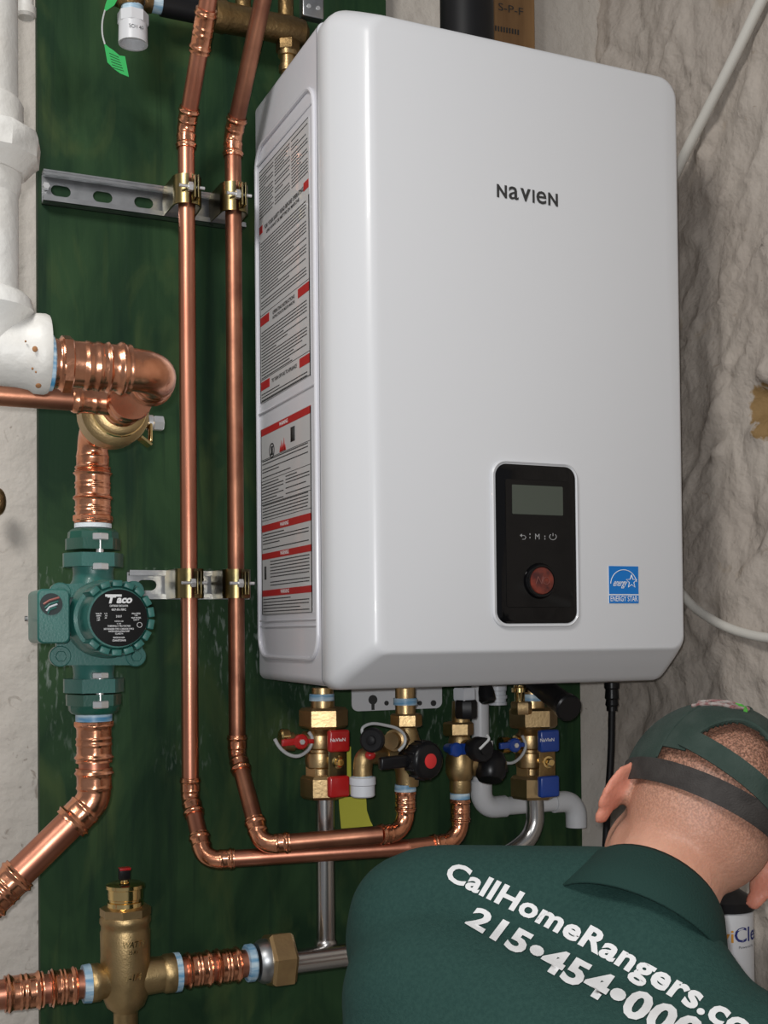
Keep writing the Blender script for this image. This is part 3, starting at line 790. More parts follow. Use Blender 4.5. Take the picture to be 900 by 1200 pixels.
# tee branch with smaller pipe running left
YT = -.405
b = B(); L_ = .036
path = dens((XC, YT - L_, ZC_), (XC, YT + L_, ZC_), L_, 36)
b.sweep(path, lambda s, a: sock_r(s, a, 2 * L_, L_ * .8, r125), 24)
b.sweep(dens((XC, YT, ZC_ + .002), (XC - .052, YT, ZC_ + .002), .05, 24), lambda s, a: sock_r(.052 - s, a, .052, .026, r34) if s > .02 else r34 * 1.25, 20)
b.build('tee_fitting', m_copper, tcp, smooth=60)
b = B(); b.cyl((XC - .04, YT, ZC_ + .002), (XC - .40, YT, ZC_ + .002), r34, 20); b.build('branch_pipe', m_pipedull, tcp)
# brass valve body around the pipe
EY_ = V((0, 1, 0)); VS = 1.14; VY = -.392
tv = thing('brass_ball_valve', 'brass ball valve on the copper pipe behind the thick elbow', 'valve', (XC, -.33, ZC_ - .028))
b = B().lathe((XC, VY, ZC_), (0, 1, 0), [(t_ * 1.3, r_ * VS) for t_, r_ in [(0, .020), (.002, .0235), (.010, .024), (.012, .021), (.018, .021), (.020, .028), (.023, .031), (.045, .031), (.048, .028), (.050, .0245), (.075, .0225)]], 32)
b.build('valve_body', m_brasscast, tv)
b = B(); b.torus((XC, VY + .012, ZC_), (0, 1, 0), .0265, .0026, 32, 8); b.torus((XC, VY + .032, ZC_), (0, 1, 0), .0325, .0022, 32, 8); b.build('valve_ring', m_gold, tv)
b = B(); q = V((XC + .028, -.335, ZC_ - .004)); b.cyl(q, q + V((.020, 0, 0)), .006, 14); b.build('valve_stem', m_brass, tv)
b = B(); b.hexp(q + V((.018, 0, 0)), q + V((.029, 0, 0)), .0085); b.cyl(q + V((.012, 0, 0)), q + V((.017, 0, 0)), .009, 12); b.build('stem_nut', m_chrome, tv)
b = B(); b.box(q + V((.0135, -.004, -.012)), .0015, .007, .010, bev=.001); b.box(q + V((.0080, -.004, -.0215)), .007, .010, .0012, ax=(V((.8, 0, -.6)), EY_, V((.6, 0, .8)))); b.build('valve_lever', m_gold, tv)
# vertical stack of press couplings above pump
zc1 = P(107, 560, YPU).z
coupling(tcp, (XC, YPU, (P(107, 553, YPU).z + P(107, 585, YPU).z) / 2), EZ, r125 * 1.0, .018)
coupling(tcp, (XC, YPU, (P(107, 582, YPU).z + P(107, 612, YPU).z) / 2), EZ, r125 * 1.02, .016)
b = B(); b.cyl((XC, YPU, ZC_ - .04), (XC, YPU, P(107, 612, YPU).z), r125, 20); b.build('pipe', m_pipe, tcp)
b = B(); b.hexp((XC, YPU, P(107, 612, YPU).z), (XC, YPU, P(107, 604, YPU).z), r125 * 1.32, ref=EX, seg=8); b.build('hex_adapter', m_copper, tcp)
b = B(); b.lathe((XC, YPU, P(107, 619, YPU).z), EZ, [(0, r125 * 1.22), (.005, r125 * 1.22)], 24); b.build('thread_tape', m_tapewhite, tcp)

# ================================================================== PUMP
def zp(v, y=YPU): return P(108, v, y).z
mu = mpp(P(108, 700, YPU))
pump = thing('circulator_pump', 'green cast iron circulator pump with round black nameplate', 'pump', (XC, YPU, zp(842)))
def flange_half(z0, z1, hx, hy, m, nm='flange'):
    b = B(); pts = []
    c_ = .012
    poly = [(hx, -.006), (hx, .006), (hx * .55, hy), (-hx * .55, hy), (-hx, .006), (-hx, -.006), (-hx * .55, -hy), (hx * .55, -hy)]
    vs = [V((XC + x_, YPU + y_, z0)) for x_, y_ in poly]
    b.prism(vs, (0, 0, z1 - z0))
    return b
b = flange_half(zp(645), zp(632), 31 * mu, .030, m_flange)
b.lathe((XC, YPU, zp(634)), EZ, [(0, 30 * mu), (zp(624) - zp(634), 29 * mu), (zp(621) - zp(634), 26 * mu), (zp(620) - zp(634), 22 * mu)], 10)
b.build('pipe_flange', m_flange, pump, label='upper dark green pipe flange')
b = flange_half(zp(665), zp(649), 34 * mu, .031, m_pump); b.build('body_flange', m_pump, pump)
b = B(); vl(b, 108, YPU, [(664, 24), (672, 23), (680, 24), (690, 30)], 24, x=XC); b.build('volute_neck', m_pump, pump)
b = flange_half(zp(826), zp(813), 31 * mu, .030, m_flange)
b.lathe((XC, YPU, zp(824)), -EZ, [(0, 30 * mu), (zp(824) - zp(832), 29 * mu), (zp(824) - zp(836), 26 * mu), (zp(824) - zp(837), 22 * mu)], 10)
b.build('pipe_flange', m_flange, pump, label='lower dark green pipe flange')
b = flange_half(zp(811), zp(795), 34 * mu, .031, m_pump); b.build('body_flange', m_pump, pump)
b = B(); vl(b, 108, YPU, [(770, 30), (782, 24), (790, 23), (797, 24)], 24, x=XC); b.build('volute_neck', m_pump, pump)
zm = P(138, 724, -.37).z
b = B(); b.lathe((XC, YPU + .03, zm), (0, -1, 0), [(0, .03), (.006, .042), (.05, .045), (.055, .038)], 28)
# diamond mounting plate with ears
yp0 = YPU - .028
ears = [(P(70, 769, yp0)), (P(158, 769, yp0)), (P(70, 695, yp0)), (P(156, 693, yp0))]
for e in ears: b.lathe((e.x, yp0 + .006, e.z), (0, -1, 0), [(0, 12 * mu), (.011, 12 * mu), (.012, 11 * mu)], 18)
hull = [V((ears[0].x - .004, yp0 + .005, ears[0].z + .004)), V((ears[0].x + .004, yp0 + .005, ears[0].z - .010)), V((ears[1].x - .004, yp0 + .005, ears[1].z - .010)), V((ears[1].x + .008, yp0 + .005, ears[1].z + .006)),
        V((ears[3].x + .008, yp0 + .005, ears[3].z - .004)), V((ears[3].x - .004, yp0 + .005, ears[3].z + .010)), V((ears[2].x + .004, yp0 + .005, ears[2].z + .010)), V((ears[2].x - .006, yp0 + .005, ears[2].z - .004))]
b.prism(hull, (0, -.010, 0)); b.build('volute', m_pump, pump)
for e in ears:
    q = V((e.x, yp0 - .005, e.z)); B().hexp(q, q + V((0, -.006, 0)), 6.5 * mu).build('housing_bolt', m_pump, pump)
# motor
YMF = -.368
rm = .0375
def motor_r(a):
    return rm
b = B(); vs = []
b.lathe((XC, yp0, zm), (0, -1, 0), [(0, .036), (.02, .036), (.045, .035), (yp0 - YMF - .012, .034), (yp0 - YMF - .004, .0325), (yp0 - YMF, .031), (yp0 - YMF, .0)], 40)
b.build('motor_housing', m_pump, pump)
for k in range(18):
    a = 2 * PI * k / 18 + .16; e = V((math.cos(a), 0, math.sin(a))); tn = V((-math.sin(a), 0, math.cos(a)))
    y0 = yp0 - .030; y1 = YMF + .002
    if e.x < -0.72: continue
    b = B(); b.box(V((XC, (y0 + y1) / 2, zm)) + e * .0362, .0034, abs(y1 - y0) / 2, .0052, ax=(e, V((0, 1, 0)), tn), bev=.001)
    b.build('cooling_rib', m_pump, pump)
b = B(); b.lathe((XC, yp0 - .030, zm), (0, -1, 0), [(0, .0385), (.003, .0425), (.030, .0425), (.040, .0385)], 40); b.build('motor_rim', m_pump, pump)
# nameplate
npz = zm
b = B(); b.lathe((XC + .001, YMF, npz), (0, -1, 0), [(-.002, .0298), (.0012, .0298), (.0014, .029), (.0014, 0)], 48)
npl = b.build('nameplate', mat('nameplate black', (0.008, 0.008, 0.008), 0.6, spec=0.15), pump)
b = B(); yn = YMF - .0018; X0 = XC + .001
def ntext(s, cx_, cz_, w, h, bold=.02, shear=0.0, bb=None): text(bb or b, s, (X0 + cx_ - w / 2, yn, npz + cz_ - h / 2), EX, EZ, w, h, .0002, bold, shear)
ntext('T', -.009, .019, .009, .0080, .05, .25); ntext('aco', .0052, .0180, .016, .0058, .045, .25); b.box((X0 - .0055, yn, npz + .0232), .0085, .0003, .0012)
for s, x_, z_, w, h in (('CARTRIDGE CIRCULATOR', 0, .0125, .019, .0018), ('007-F5-7IFC', 0, .0085, .015, .002), ('310 F', 0, .0015, .006, .0022), ('INDOOR USE', 0, -.0035, .009, .0012), ('110', 0, -.006, .004, .0012), ('THERMALLY PROTECTED', 0, -.0085, .024, .0015),
                       ('RECOGNIZED TYPE 3 / INDOOR TYPE 2', 0, -.0115, .031, .0016), ('WATER CIRCULATING PUMP', 0, -.014, .022, .0016), ('CLASS H', 0, -.0165, .008, .0015), ('MADE IN USA', 0, -.0205, .012, .0016), ('CRANSTON RI', .0, -.0235, .014, .0018),
                       ('MAX PRESS', .018, .0045, .009, .0014), ('125', .018, .0025, .003, .0013), ('MAX WATER', .018, .000, .010, .0014), ('230 F', .018, -.0022, .006, .0013),
                       ('VOLTS', -.021, .0045, .006, .0014), ('AMPS', -.021, .0022, .005, .0014), ('HZ', -.021, .0, .003, .0014), ('HP', -.021, -.0023, .003, .0014), ('115', -.0135, .0045, .003, .0012), ('.70', -.0135, .0022, .003, .0012), ('60', -.0135, .0, .002, .0012)):
    ntext(s, x_, z_, w, h * 1.12)
b.torus((X0 + .0215, yn, npz - .0075), (0, 1, 0), .0026, .0003, 18, 5)
b.build('nameplate_lettering', m_whiteprint, npl)
# junction box
yb0, yb1 = -.335, -.262
pA = P(44, 723, yb0); pB = P(82, 723, yb0); zT = P(62, 690, yb0).z; zB = P(62, 754, yb0).z
b = B()
loft(b, [[V((x_, y_, z_)) for x_, z_ in rrect(pA.x + i, pB.x - i, zB + i, zT - i, .006)] for y_, i in ((yb1, 0), (yb0 + .002, 0), (yb0, .0015))])
jb = b.build('junction_box', m_pump, pump)
hc = P(60, 708, yb0 - .0003); b = B().lathe(hc, (0, -1, 0), [(0, 12.2 * mu * .96), (.0008, 12.2 * mu * .96)], 28); b.build('knockout_hole', mat('box interior dark', (0.01, 0.02, 0.02), 0.6), jb)
m_wire = mat('faded wire', (0.35, 0.12, 0.10), 0.4)
for k, (c_, dz) in enumerate((('r', .004), ('t', 0), ('w', -.003), ('g', -.006))):
    mm = m_wire if c_ == 'r' else (m_pvcgrey if c_ == 'w' else m_pump)
    b = B(); b.sweep([hc + V((-.008 + .0015 * k, -.0012, dz - .004)), hc + V((-.002, -.0016, dz)), hc + V((.008 - .001 * k, -.0012, dz + .003))], .0011, 8); b.build('wire', mm, jb)
b = B(); b.lathe(P(30, 725, -.29) + V((.002, 0, 0)), (-1, 0, 0), [(0, .003), (.003, .003)], 10); b.build('cover_screw', m_steel, jb)
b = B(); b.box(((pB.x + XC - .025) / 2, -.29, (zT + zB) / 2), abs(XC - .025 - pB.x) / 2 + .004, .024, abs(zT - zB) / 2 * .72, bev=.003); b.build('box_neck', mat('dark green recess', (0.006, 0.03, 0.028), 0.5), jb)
# flange bolts
for (va, vb, vh_a, vh_b) in ((632, 668, (625, 633), (660, 668)), (790, 826, (788, 795), (821, 830))):
    q0 = P(117, va, YPU - .026); q1 = P(117, vb, YPU - .026); q1.x = q0.x
    t_ = B().cyl(q0, q1, .0042, 12)
    for a_, c_ in (vh_a, vh_b):
        A_ = P(117, a_, YPU - .026); C_ = P(117, c_, YPU - .026); A_.x = C_.x = q0.x; t_.hexp(A_, C_, .0100)
    t_.build('flange_bolt', m_chrome, pump)

# ================================================================== PUMP OUTLET RUN
t = thing('copper_pump_outlet', 'thick copper pipe dropping from the pump and slanting down to the left', 'pipe', (XC, YPU, zp(940)))
cn = V((XC, YPU, zp(938))); dl = P(-60, 1105, YPU)
run(t, [V((XC, YPU, zp(842))), cn, dl], r125, L=.026, Rb=.026)
coupling(t, (XC, YPU, (zp(852) + zp(886)) / 2), EZ, r125, .024)
q = cn + (dl - cn).normalized() * .135; coupling(t, q, dl - cn, r125, .024)
b = B(); b.hexp((XC, YPU, zp(851)), (XC, YPU, zp(845)), r125 * 1.3, ref=EX, seg=8); b.build('hex_adapter', m_copper, t)
b = B(); b.lathe((XC, YPU, zp(845)), EZ, [(0, r125 * 1.2), (zp(837) - zp(845), r125 * 1.2)], 24); b.build('thread_tape', m_tapeblue, t)

# ================================================================== AIR SEPARATOR AND BOTTOM RUN
YB = -.150; uS = 147
zS = P(uS, 1147, YB).z; xS = P(uS, 1147, YB).x
sep = thing('air_separator', 'cast brass air separator with polished vent cap at the lower left', 'air separator', (xS, YB, P(uS, 1200, YB).z))
def vs_(prof, name, m, seg=32, rot=0.0, par=sep, u=uS, y=YB):
    b = B(); vl(b, u, y, prof, seg, rot=rot); return b.build(name, m, par)
vs_([(1072, 28), (1075, 29.5), (1080, 29.5), (1083, 28), (1088, 28), (1091, 29), (1118, 28.5), (1140, 29), (1165, 27), (1178, 22), (1184, 15), (1186, 14), (1215, 14)], 'separator_body', m_brasscast)
b = B(); hl(b, uS, 1147, YB, [(104, 20), (107, 22), (116, 22), (119, 20), (135, 20), (147, 22), (165, 22), (190, 20.5), (193, 22.5), (206, 22.5), (210, 20)], 28, z=zS); b.build('side_port', m_brasscast, sep)
vs_([(1061, 24), (1063, 29.5), (1072, 29.5), (1073, 27)], 'hex_collar', m_brass, 8, .3)
vs_([(1034, 18), (1036, 22.5), (1040, 22.5), (1041, 20.5), (1052, 20.5), (1053, 19), (1055, 19), (1056, 21), (1062, 21.5), (1064, 19)], 'vent_cap', m_gold)
b = B(); vl(b, 146, YB, [(1029, 4), (1034, 5), (1037, 4)], 12); b.build('vent_stem', m_gold, sep)
b = B(); c = P(145.5, 1024, YB); b.box(c, 6.5 * mpp(c), 5 * mpp(c), 7 * mpp(c), bev=.0015); b.build('vent_tip', m_black, sep)
b = B(); c = P(146, 1018, YB - .001); b.box(c, 6.5 * mpp(c), 5 * mpp(c), 1.5 * mpp(c), bev=.0005); b.build('vent_tip_marking', m_red, sep)
# raised lettering wrapped on the cylindrical body
def wrap_text(bb, s, u0, v0, w_px, h_px, rr, xc, yc, m_scale, bold=0.01, shear=0.0):
    vs, fs, a0, a1, b0, b1 = glyphs(s, bold, 1.0); out = []
    zb_ = P(u0, v0, yc - rr).z
    for v in vs:
        s_ = ((v.x - a0) / (a1 - a0) - .5) * w_px * m_scale + (u0 - uS) * m_scale
        h_ = (v.y - b0) / (b1 - b0) * h_px * m_scale
        s_ += shear * h_
        a = s_ / rr - R(9)
        out.append(V((xc + rr * math.sin(a), yc - rr * math.cos(a), zb_ + h_)))
    bb.add(out, fs)
msS = mpp(P(uS, 1120, YB)); b = B()
wrap_text(b, 'WATTS', 155, 1111, 27, 7, 31.2 * msS, xS, YB, msS, .02, .2); wrap_text(b, '25 AV', 155, 1119, 12, 4.5, 31.2 * msS, xS, YB, msS)
wrap_text(b, '1-1/4', 155, 1150, 18, 8, 31.2 * msS, xS, YB, msS, .02, .2)
b.build('raised_lettering', m_gold, sep)
# copper on both sides
t = thing('copper_return_pipe', 'press-fitted copper pipe entering the brass air separator from the left', 'pipe', (P(40, 1160, YB).x, YB, zS))
cx0 = P(-40, 1160, YB).x; cx1 = P(98, 1160, YB).x
B().cyl((cx0, YB, zS), (cx1, YB, zS), r125, 24).build('pipe', m_pipe, t)
for uu, ll in ((74, .016), (28, .022), (-30, .022)): coupling(t, (P(uu, 1160, YB).x, YB, zS), EX, r125 * 1.02, ll)
B().lathe((P(97, 1160, YB).x, YB, zS), EX, [(0, r125 * 1.3), (.009, r125 * 1.35), (.010, r125 * 1.1)], 24).build('thread_tape', m_tapeblue, t)
t = thing('copper_union_pipe', 'short press-fitted copper pipe right of the brass air separator', 'pipe', (P(250, 1135, YB).x, YB, zS))
B().cyl((P(212, 1135, YB).x, YB, zS), (P(298, 1135, YB).x, YB, zS), r125, 24).build('pipe', m_pipe, t)
for uu, ll in ((232, .016), (266, .016)): coupling(t, (P(uu, 1135, YB).x, YB, zS), EX, r125 * 1.04, ll)
B().lathe((P(203, 1135, YB).x, YB, zS), EX, [(0, r125 * 1.2), (.001, r125 * 1.4), (.008, r125 * 1.38), (.010, r125 * 1.1)], 24).build('thread_tape', m_tapeblue, t, label='blue thread tape next to the separator')
B().lathe((P(288, 1135, YB).x, YB, zS), EX, [(0, r125 * 1.2), (.001, r125 * 1.36), (.009, r125 * 1.38), (.011, r125 * 1.3)], 24).build('thread_tape', m_tapeblue, t, label='white thread tape next to the union')
B().lathe((P(301, 1130, YB).x, YB, zS), EX, [(0, r125 * 1.4), (.006, r125 * 1.62), (.014, r125 * 1.62), (.016, r125 * 1.3)], 24).build('union_tailpiece', m_steel, t)
B().hexp((P(313, 1130, YB).x, YB, zS), (P(341, 1130, YB).x, YB, zS), .0365, ref=EZ, rot=.3).build('union_nut', m_brass, t)
# stainless riser + horizontal
t = thing('stainless_gas_pipe', 'stainless steel pipe dropping from the red valve to the brass union', 'pipe', (P(382, 1000, YI).x, YI, zS))
xg = P(381, 1000, YI).x; rg = 11 * mpp(P(382, 1000, YI)); zg = P(381, 1117, YI).z
B().cyl((xg, YI, P(381, 930, YI).z), (xg, YI, zg), rg, 28).build('vertical_pipe', m_stainless, t)
B().cyl((P(338, 1120, YB).x, YB + .0, zg), (P(640, 1110, YB).x, YB, zg), rg * 1.25, 28).build('horizontal_pipe', m_stainless, t)
B().lathe((xg, YI, zg + .010), EZ, [(0, rg * 1.25), (.006, rg * 1.2), (.009, rg * 1.0)], 28).build('collar', m_stainless, t)

# ================================================================== VALVES UNDER THE HEATER
def hxv(name, u, y, v0, v1, hw, par, m=None, seg=6, rot=.35):
    b = B(); vh(b, u, y, v0, v1, hw, seg, rot); return b.build(name, m or m_brass, par)
def cylv(name, u, y, prof, par, m, seg=28):
    b = B(); vl(b, u, y, prof, seg); return b.build(name, m, par)
def sweep_px(pts, r, y=None, n=4):
    out = [P(a, c, (y if len(q) == 0 else q[0])) for a, c, *q in pts]
    # Catmull-Rom
    res = []
    for i in range(len(out) - 1):
        p0 = out[max(i - 1, 0)]; p1 = out[i]; p2 = out[i + 1]; p3 = out[min(i + 2, len(out) - 1)]
        for k in range(n):
            t_ = k / n
            res.append(0.5 * ((2 * p1) + (p2 - p0) * t_ + (2 * p0 - 5 * p1 + 4 * p2 - p3) * t_ ** 2 + (3 * p1 - p0 - 3 * p2 + p3) * t_ ** 3))
    res.append(out[-1]); return res
def drain_wing(root, c, m, flip, L=.020):
    """small butterfly handle lying toward the camera"""
    b = B(); ax = (V((1, 0, 0)), V((0, 0, 1)), V((0, -1, 0)))
    b.lathe(c, (0, -1, 0), [(-.004, .009), (.004, .010), (.006, .008)], 18)
    b.box(c + V((-flip * L * .75, -.001, 0)), L * .55, .0045, .003, ax=(V((1, 0, .05)).normalized(), EZ, V((0, -1, 0))), bev=.0012)
    b.box(c + V((flip * L * .55, -.001, 0)), L * .35, .003, .003, ax=(V((1, 0, -.05)).normalized(), EZ, V((0, -1, 0))), bev=.0012)
    o = b.build('wing_handle', m, root)
    q = c + V((0, -.006, 0)); B().hexp(q, q + V((0, -.003, 0)), .0038).build('handle_screw', m_chrome, o)
    return o
def iso_valve(label, u, m_h, sd, word_col, y=YI, v=0):
    g = 'brass isolation valves below the heater'
    t = thing('isolation_valve', label, 'valve', P(u, 935 + v, y), g)
    cylv('thread_nipple', u - 2, y, [(806, 13), (814, 13), (822, 14), (829, 14), (830, 12)], t, m_brass)
    cylv('thread_tape', u - 3, y, [(813, 14.6), (821, 14.8)], t, m_tapeblue)
    hxv('union_nut', u - 1, y, 829, 853, 28.5, t)
    cylv('valve_body', u - 5, y, [(852, 12), (858, 14), (861, 17), (868, 18), (876, 17), (878, 14), (881, 14), (882, 17), (890, 18), (898, 17), (900, 15), (907, 15)], t, m_brass)
    hxv('body_hex', u - 7, y, 896, 910, 15, t, rot=.1)
    hxv('bottom_hex', u - 1, y, 908, 935, 27, t, rot=.3)
    # lever plate running down the front right
    ph = y - .036
    pc = P(u + 15, 894, ph)
    mm = mpp(pc)
    b = B(); b.box(pc + V((0, 0, 0)), 11 * mm, .0012, 36 * mm, bev=.0008); pl = b.build('lever_plate', m_zincyel if word_col != 'blue' else m_bronze, t)
    for va, vb in ((855, 881), (909, 934)):
        a_ = P(u + 16, va, ph); c_ = P(u + 16, vb, ph); cc = (a_ + c_) / 2
        b = B(); b.box(V((a_.x, ph - .001, cc.z)), 13 * mm, .006, abs(a_.z - c_.z) / 2, bev=.0035); b.build('lever_grip', m_h, pl)
    b = B(); tw = 19 * mm; q = P(u + 16 - 9, 869.5, ph - .0073)
    text(b, 'NaVIeN', q, EX, EZ, tw, 4 * mm, .0003, .01); b.build('grip_lettering', m_whiteprint, pl)
    q = P(u + 16, 893, ph); b = B(); b.lathe(q, (0, -1, 0), [(-.02, .008), (.002, .0085), (.0025, .006), (.008, .006), (.010, .0045)], 20); b.build('packing_nut', m_gold, t)
    return t
vr = iso_valve('brass isolation valve with red vinyl lever and red drain handle', 380, m_red, 1, 'red')
# left drain port of red valve
q0 = P(366, 868, YI); zz0 = q0.z
b = B(); b.lathe(q0, (-1, 0, 0), [(0, .013), (.012, .013), (.013, .010), (.026, .010), (.027, .0125), (.040, .0125), (.041, .010)], 24); b.build('drain_port', m_brasscast, vr)
b = B(); b.lathe(P(333, 864, YI) + V((0, 0, .0)), (-1, 0, 0), [(-.006, .0105), (.004, .0115), (.006, .009)], 20); b.build('drain_cap', m_gold, vr)
drain_wing(vr, P(352, 869, YI - .018), m_red, 1)
b = B(); b.sweep(sweep_px([(362, 858), (366, 866), (362, 878), (350, 886), (338, 884), (328, 876), (322, 866)], 0, YI - .012), .0024, 8); b.build('retaining_strap', m_clear, vr)
vb_ = iso_valve('brass isolation valve with blue vinyl lever and blue drain handle', 626, m_blue, -1, 'blue', y=YI)
q0 = P(612, 872, YI)
b = B(); b.lathe(q0, (-1, 0, 0), [(0, .013), (.012, .013), (.013, .010), (.024, .010), (.025, .012), (.036, .012)], 24); b.build('drain_port', m_gold, vb_)
drain_wing(vb_, P(602, 873, YI - .02), m_blue, 1, L=.018)
b = B(); b.sweep(sweep_px([(576, 868), (577, 882), (586, 892), (600, 894), (611, 886), (616, 874), (612, 862)], 0, YI - .02), .0022, 8); b.build('retaining_strap', m_clear, vb_)

# hot group with relief valve
def tee_group(label, u, y, cap_col):
    t = thing('relief_valve', label, 'valve', P(u, 925, y), 'bronze relief valve tees below the heater')
    cylv('thread_nipple', u, y, [(803, 12), (814, 12), (826, 12), (838, 12)], t, m_brass)
    return t
g1 = tee_group('brass relief valve with black knob carrying a red dot', 475, YH, 'red')
cylv('thread_tape', 475, YH, [(818, 14), (826, 14)], g1, m_tapeblue)
hxv('union_nut', 476, YH, 836, 852, 18.5, g1)
cylv('valve_body', 477, YH, [(851, 11), (858, 13), (866, 15), (872, 18), (880, 20), (890, 20), (898, 16), (905, 14), (921, 13), (922, 11)], g1, m_brasscast)
q = P(477, 884, YH); b = B(); b.lathe(q, (-1, 0, 0), [(0, .014), (.02, .014), (.021, .016), (.032, .016)], 24); b.build('side_port', m_brasscast, g1)
q = P(470, 866, YH - .012); b = B(); dirn = V((-.75, -.65, 0)).normalized()
b.lathe(q, dirn, [(0, .012), (.015, .012), (.016, .014), (.022, .014), (.023, .011), (.032, .011)], 24); b.hexp(q + dirn * .004, q + dirn * .013, .0155); b.build('hose_port', m_brass, g1)
q = P(437, 867, YH - .05); b = B(); d2 = V((-.62, -.78, 0)).normalized(); b.lathe(q - d2 * .006, d2, [(0, .0145), (.004, .0155), (.012, .0155), (.014, .013), (.014, .006), (.018, .006), (.019, .0045)], 28); b.build('hose_cap', m_rubber, g1)
b = B(); b.sweep(sweep_px([(434, 866), (426, 862), (425, 853), (436, 848), (452, 850), (466, 854), (474, 862), (474, 872), (467, 880)], 0, YH - .045), .002, 8); b.build('retaining_strap', m_clear, g1)
b = B(); c = P(434, 885, YH - .04); b.ball(c, .007, .006, .006); b.build('red_seal', m_red, g1)
# black knob with red centre, axis toward camera
ky = V((.25, -.97, 0)).normalized(); kq = P(489, 890, YH - .035)
b = B(); b.lathe(kq, ky, [(-.035, .012), (-.012, .014), (-.004, .021), (.002, .0245), (.020, .0245), (.024, .0225), (.026, .019)], 32); kb = b.build('relief_knob', m_black, g1)
b = B(); q = kq + ky * .025; b.lathe(q, ky, [(0, .0095), (.0022, .0095), (.0026, .0085)], 28); b.build('knob_dot', mat('bright red dot', (0.62, 0.03, 0.03), .5), kb)
b = B(); c = P(463, 893, YH - .045); b.box(c, .022, .006, .008, ax=(V((1, 0, .05)).normalized(), V((0, 1, 0)), EZ), bev=.003); b.build('relief_lever', m_black, g1)
for i in range(14):
    a = 2 * PI * i / 14; u_, w_ = perp(ky); q = kq + ky * .011 + (u_ * math.cos(a) + w_ * math.sin(a)) * .0242
    B().box(q, .0016, .0016, .009, ax=(u_, w_, ky), bev=.0006).build('knob_ridge', m_black, kb)
# outlet elbow and pvc adapter
b = B(); b.sweep(sweep_px([(455, 886, YH), (436, 884, YH - .005), (427, 889, YH - .01), (425, 900, YH - .01), (425, 909, YH - .01)], 0, YH, 5), .0125, 20); b.build('outlet_elbow', m_brasscast, g1)
cylv('outlet_tape', 425, YH - .01, [(905, 11), (911, 11)], g1, m_tapeblue)
cylv('outlet_adapter', 425, YH - .01, [(910, 13), (911, 15.5), (919, 15.5), (920, 14.3), (932, 14.3), (933.5, 13)], g1, m_pvcgrey)
cylv('lower_tape', 475, YH, [(919, 12.5), (927, 12.8)], g1, m_tapeblue)
# copper drops
t = thing('copper_drop', 'short copper drop under the relief valve with the red dot', 'pipe', P(475, 965, YH), 'copper drops under the relief valves')
top = P(475, 927, YH); e1 = V((top.x, YH, P(470, 976, YH).z))
run(t, [top, e1, P(445, 978, -.20)], r34 * .95, L=r34 * 1.6, Rb=r34 * 2.2)
coupling(t, V((top.x, YH, P(475, 938, YH).z)), EZ, r34, .013)
B().hexp(P(475, 931, YH), P(475, 927, YH), r34 * 1.3, seg=8).build('hex_adapter', m_copper, t)
y3 = YH + .01
g2 = thing('mixing_tee', 'brass tee with small blue knob and black caps, right of the relief valve', 'valve', P(539, 930, y3))
cylv('thread_nipple', 540, y3, [(822, 10), (848, 11)], g2, m_brasscast)
hxv('union_nut', 537, y3, 846, 862, 18, g2)
cylv('valve_body', 539, y3, [(861, 11), (866, 13), (880, 14), (890, 17), (905, 17), (912, 14), (914, 12.5), (926, 12.5), (931, 11)], g2, m_brasscast)
b = B(); q = P(539, 897, y3); b.lathe(q, (1, 0, 0), [(0, .016), (.022, .016), (.024, .013)], 24); b.build('side_port', m_brasscast, g2)
b = B(); c = P(532, 878, y3 - .028); b.lathe(c, (0, -1, 0), [(-.02, .006), (0, .0085), (.008, .0095), (.010, .008)], 20); b.box(c + V((.004, -.003, 0)), .012, .004, .0075, bev=.002); bk = b.build('blue_knob', m_blue, g2)
q = P(561, 878, y3 - .05); b = B(); d2 = V((.05, -1, 0)).normalized(); b.lathe(q - d2 * .02, d2, [(0, .012), (.014, .013), (.016, .0165), (.030, .0165), (.033, .0145), (.033, .006), (.036, .0055)], 28); b.build('hose_cap', m_rubber, g2)
b = B(); b.lathe(q + V((0, .006, 0)), (0, 1, 0), [(0, .010), (.05, .010)], 16); b.build('hose_port', m_brasscast, g2)
b = B(); b.sweep(sweep_px([(562, 878), (568, 872), (573, 866), (570, 861)], 0, y3 - .09), .0018, 8); b.build('retaining_strap', m_clear, g2)
b = B(); b.lathe(P(575, 893, y3 - .01), V((-.25, -.35, -.85)).normalized(), [(-.012, .017), (.0, .022), (.018, .021), (.026, .016)], 24)
b.box(P(583, 900, y3 - .01), .014, .006, .006, ax=(V((1, 0, -.05)).normalized(), V((0, 1, 0)), EZ), bev=.003); b.build('relief_knob', m_black, g2)
b = B(); vh(b, 544, y3 - .03, 806, 821, 12.5, 4, rot=.5); b.build('sensor_plug', m_pvcgrey, g2)
b = B(); vh(b, 546, y3 - .03, 820, 842, 13.5, 8); b.build('sensor_socket', m_black, g2)
cylv('lower_tape', 539, y3, [(929, 11.8), (936, 11.8)], g2, m_tapeblue)
t = thing('copper_drop', 'short copper drop under the brass tee with the blue knob', 'pipe', P(539, 970, y3), 'copper drops under the relief valves')
top = P(539, 936, y3); e2 = V((top.x, y3, P(536, 986, y3).z))
run(t, [top, e2, P(476, 993, -.185)], r34 * .95, L=r34 * 1.6, Rb=r34 * 2.4)
coupling(t, V((top.x, y3, P(539, 950, y3).z)), EZ, r34, .015)
B().hexp(P(539, 941, y3), P(539, 936, y3), r34 * 1.3, seg=8).build('hex_adapter', m_copper, t)

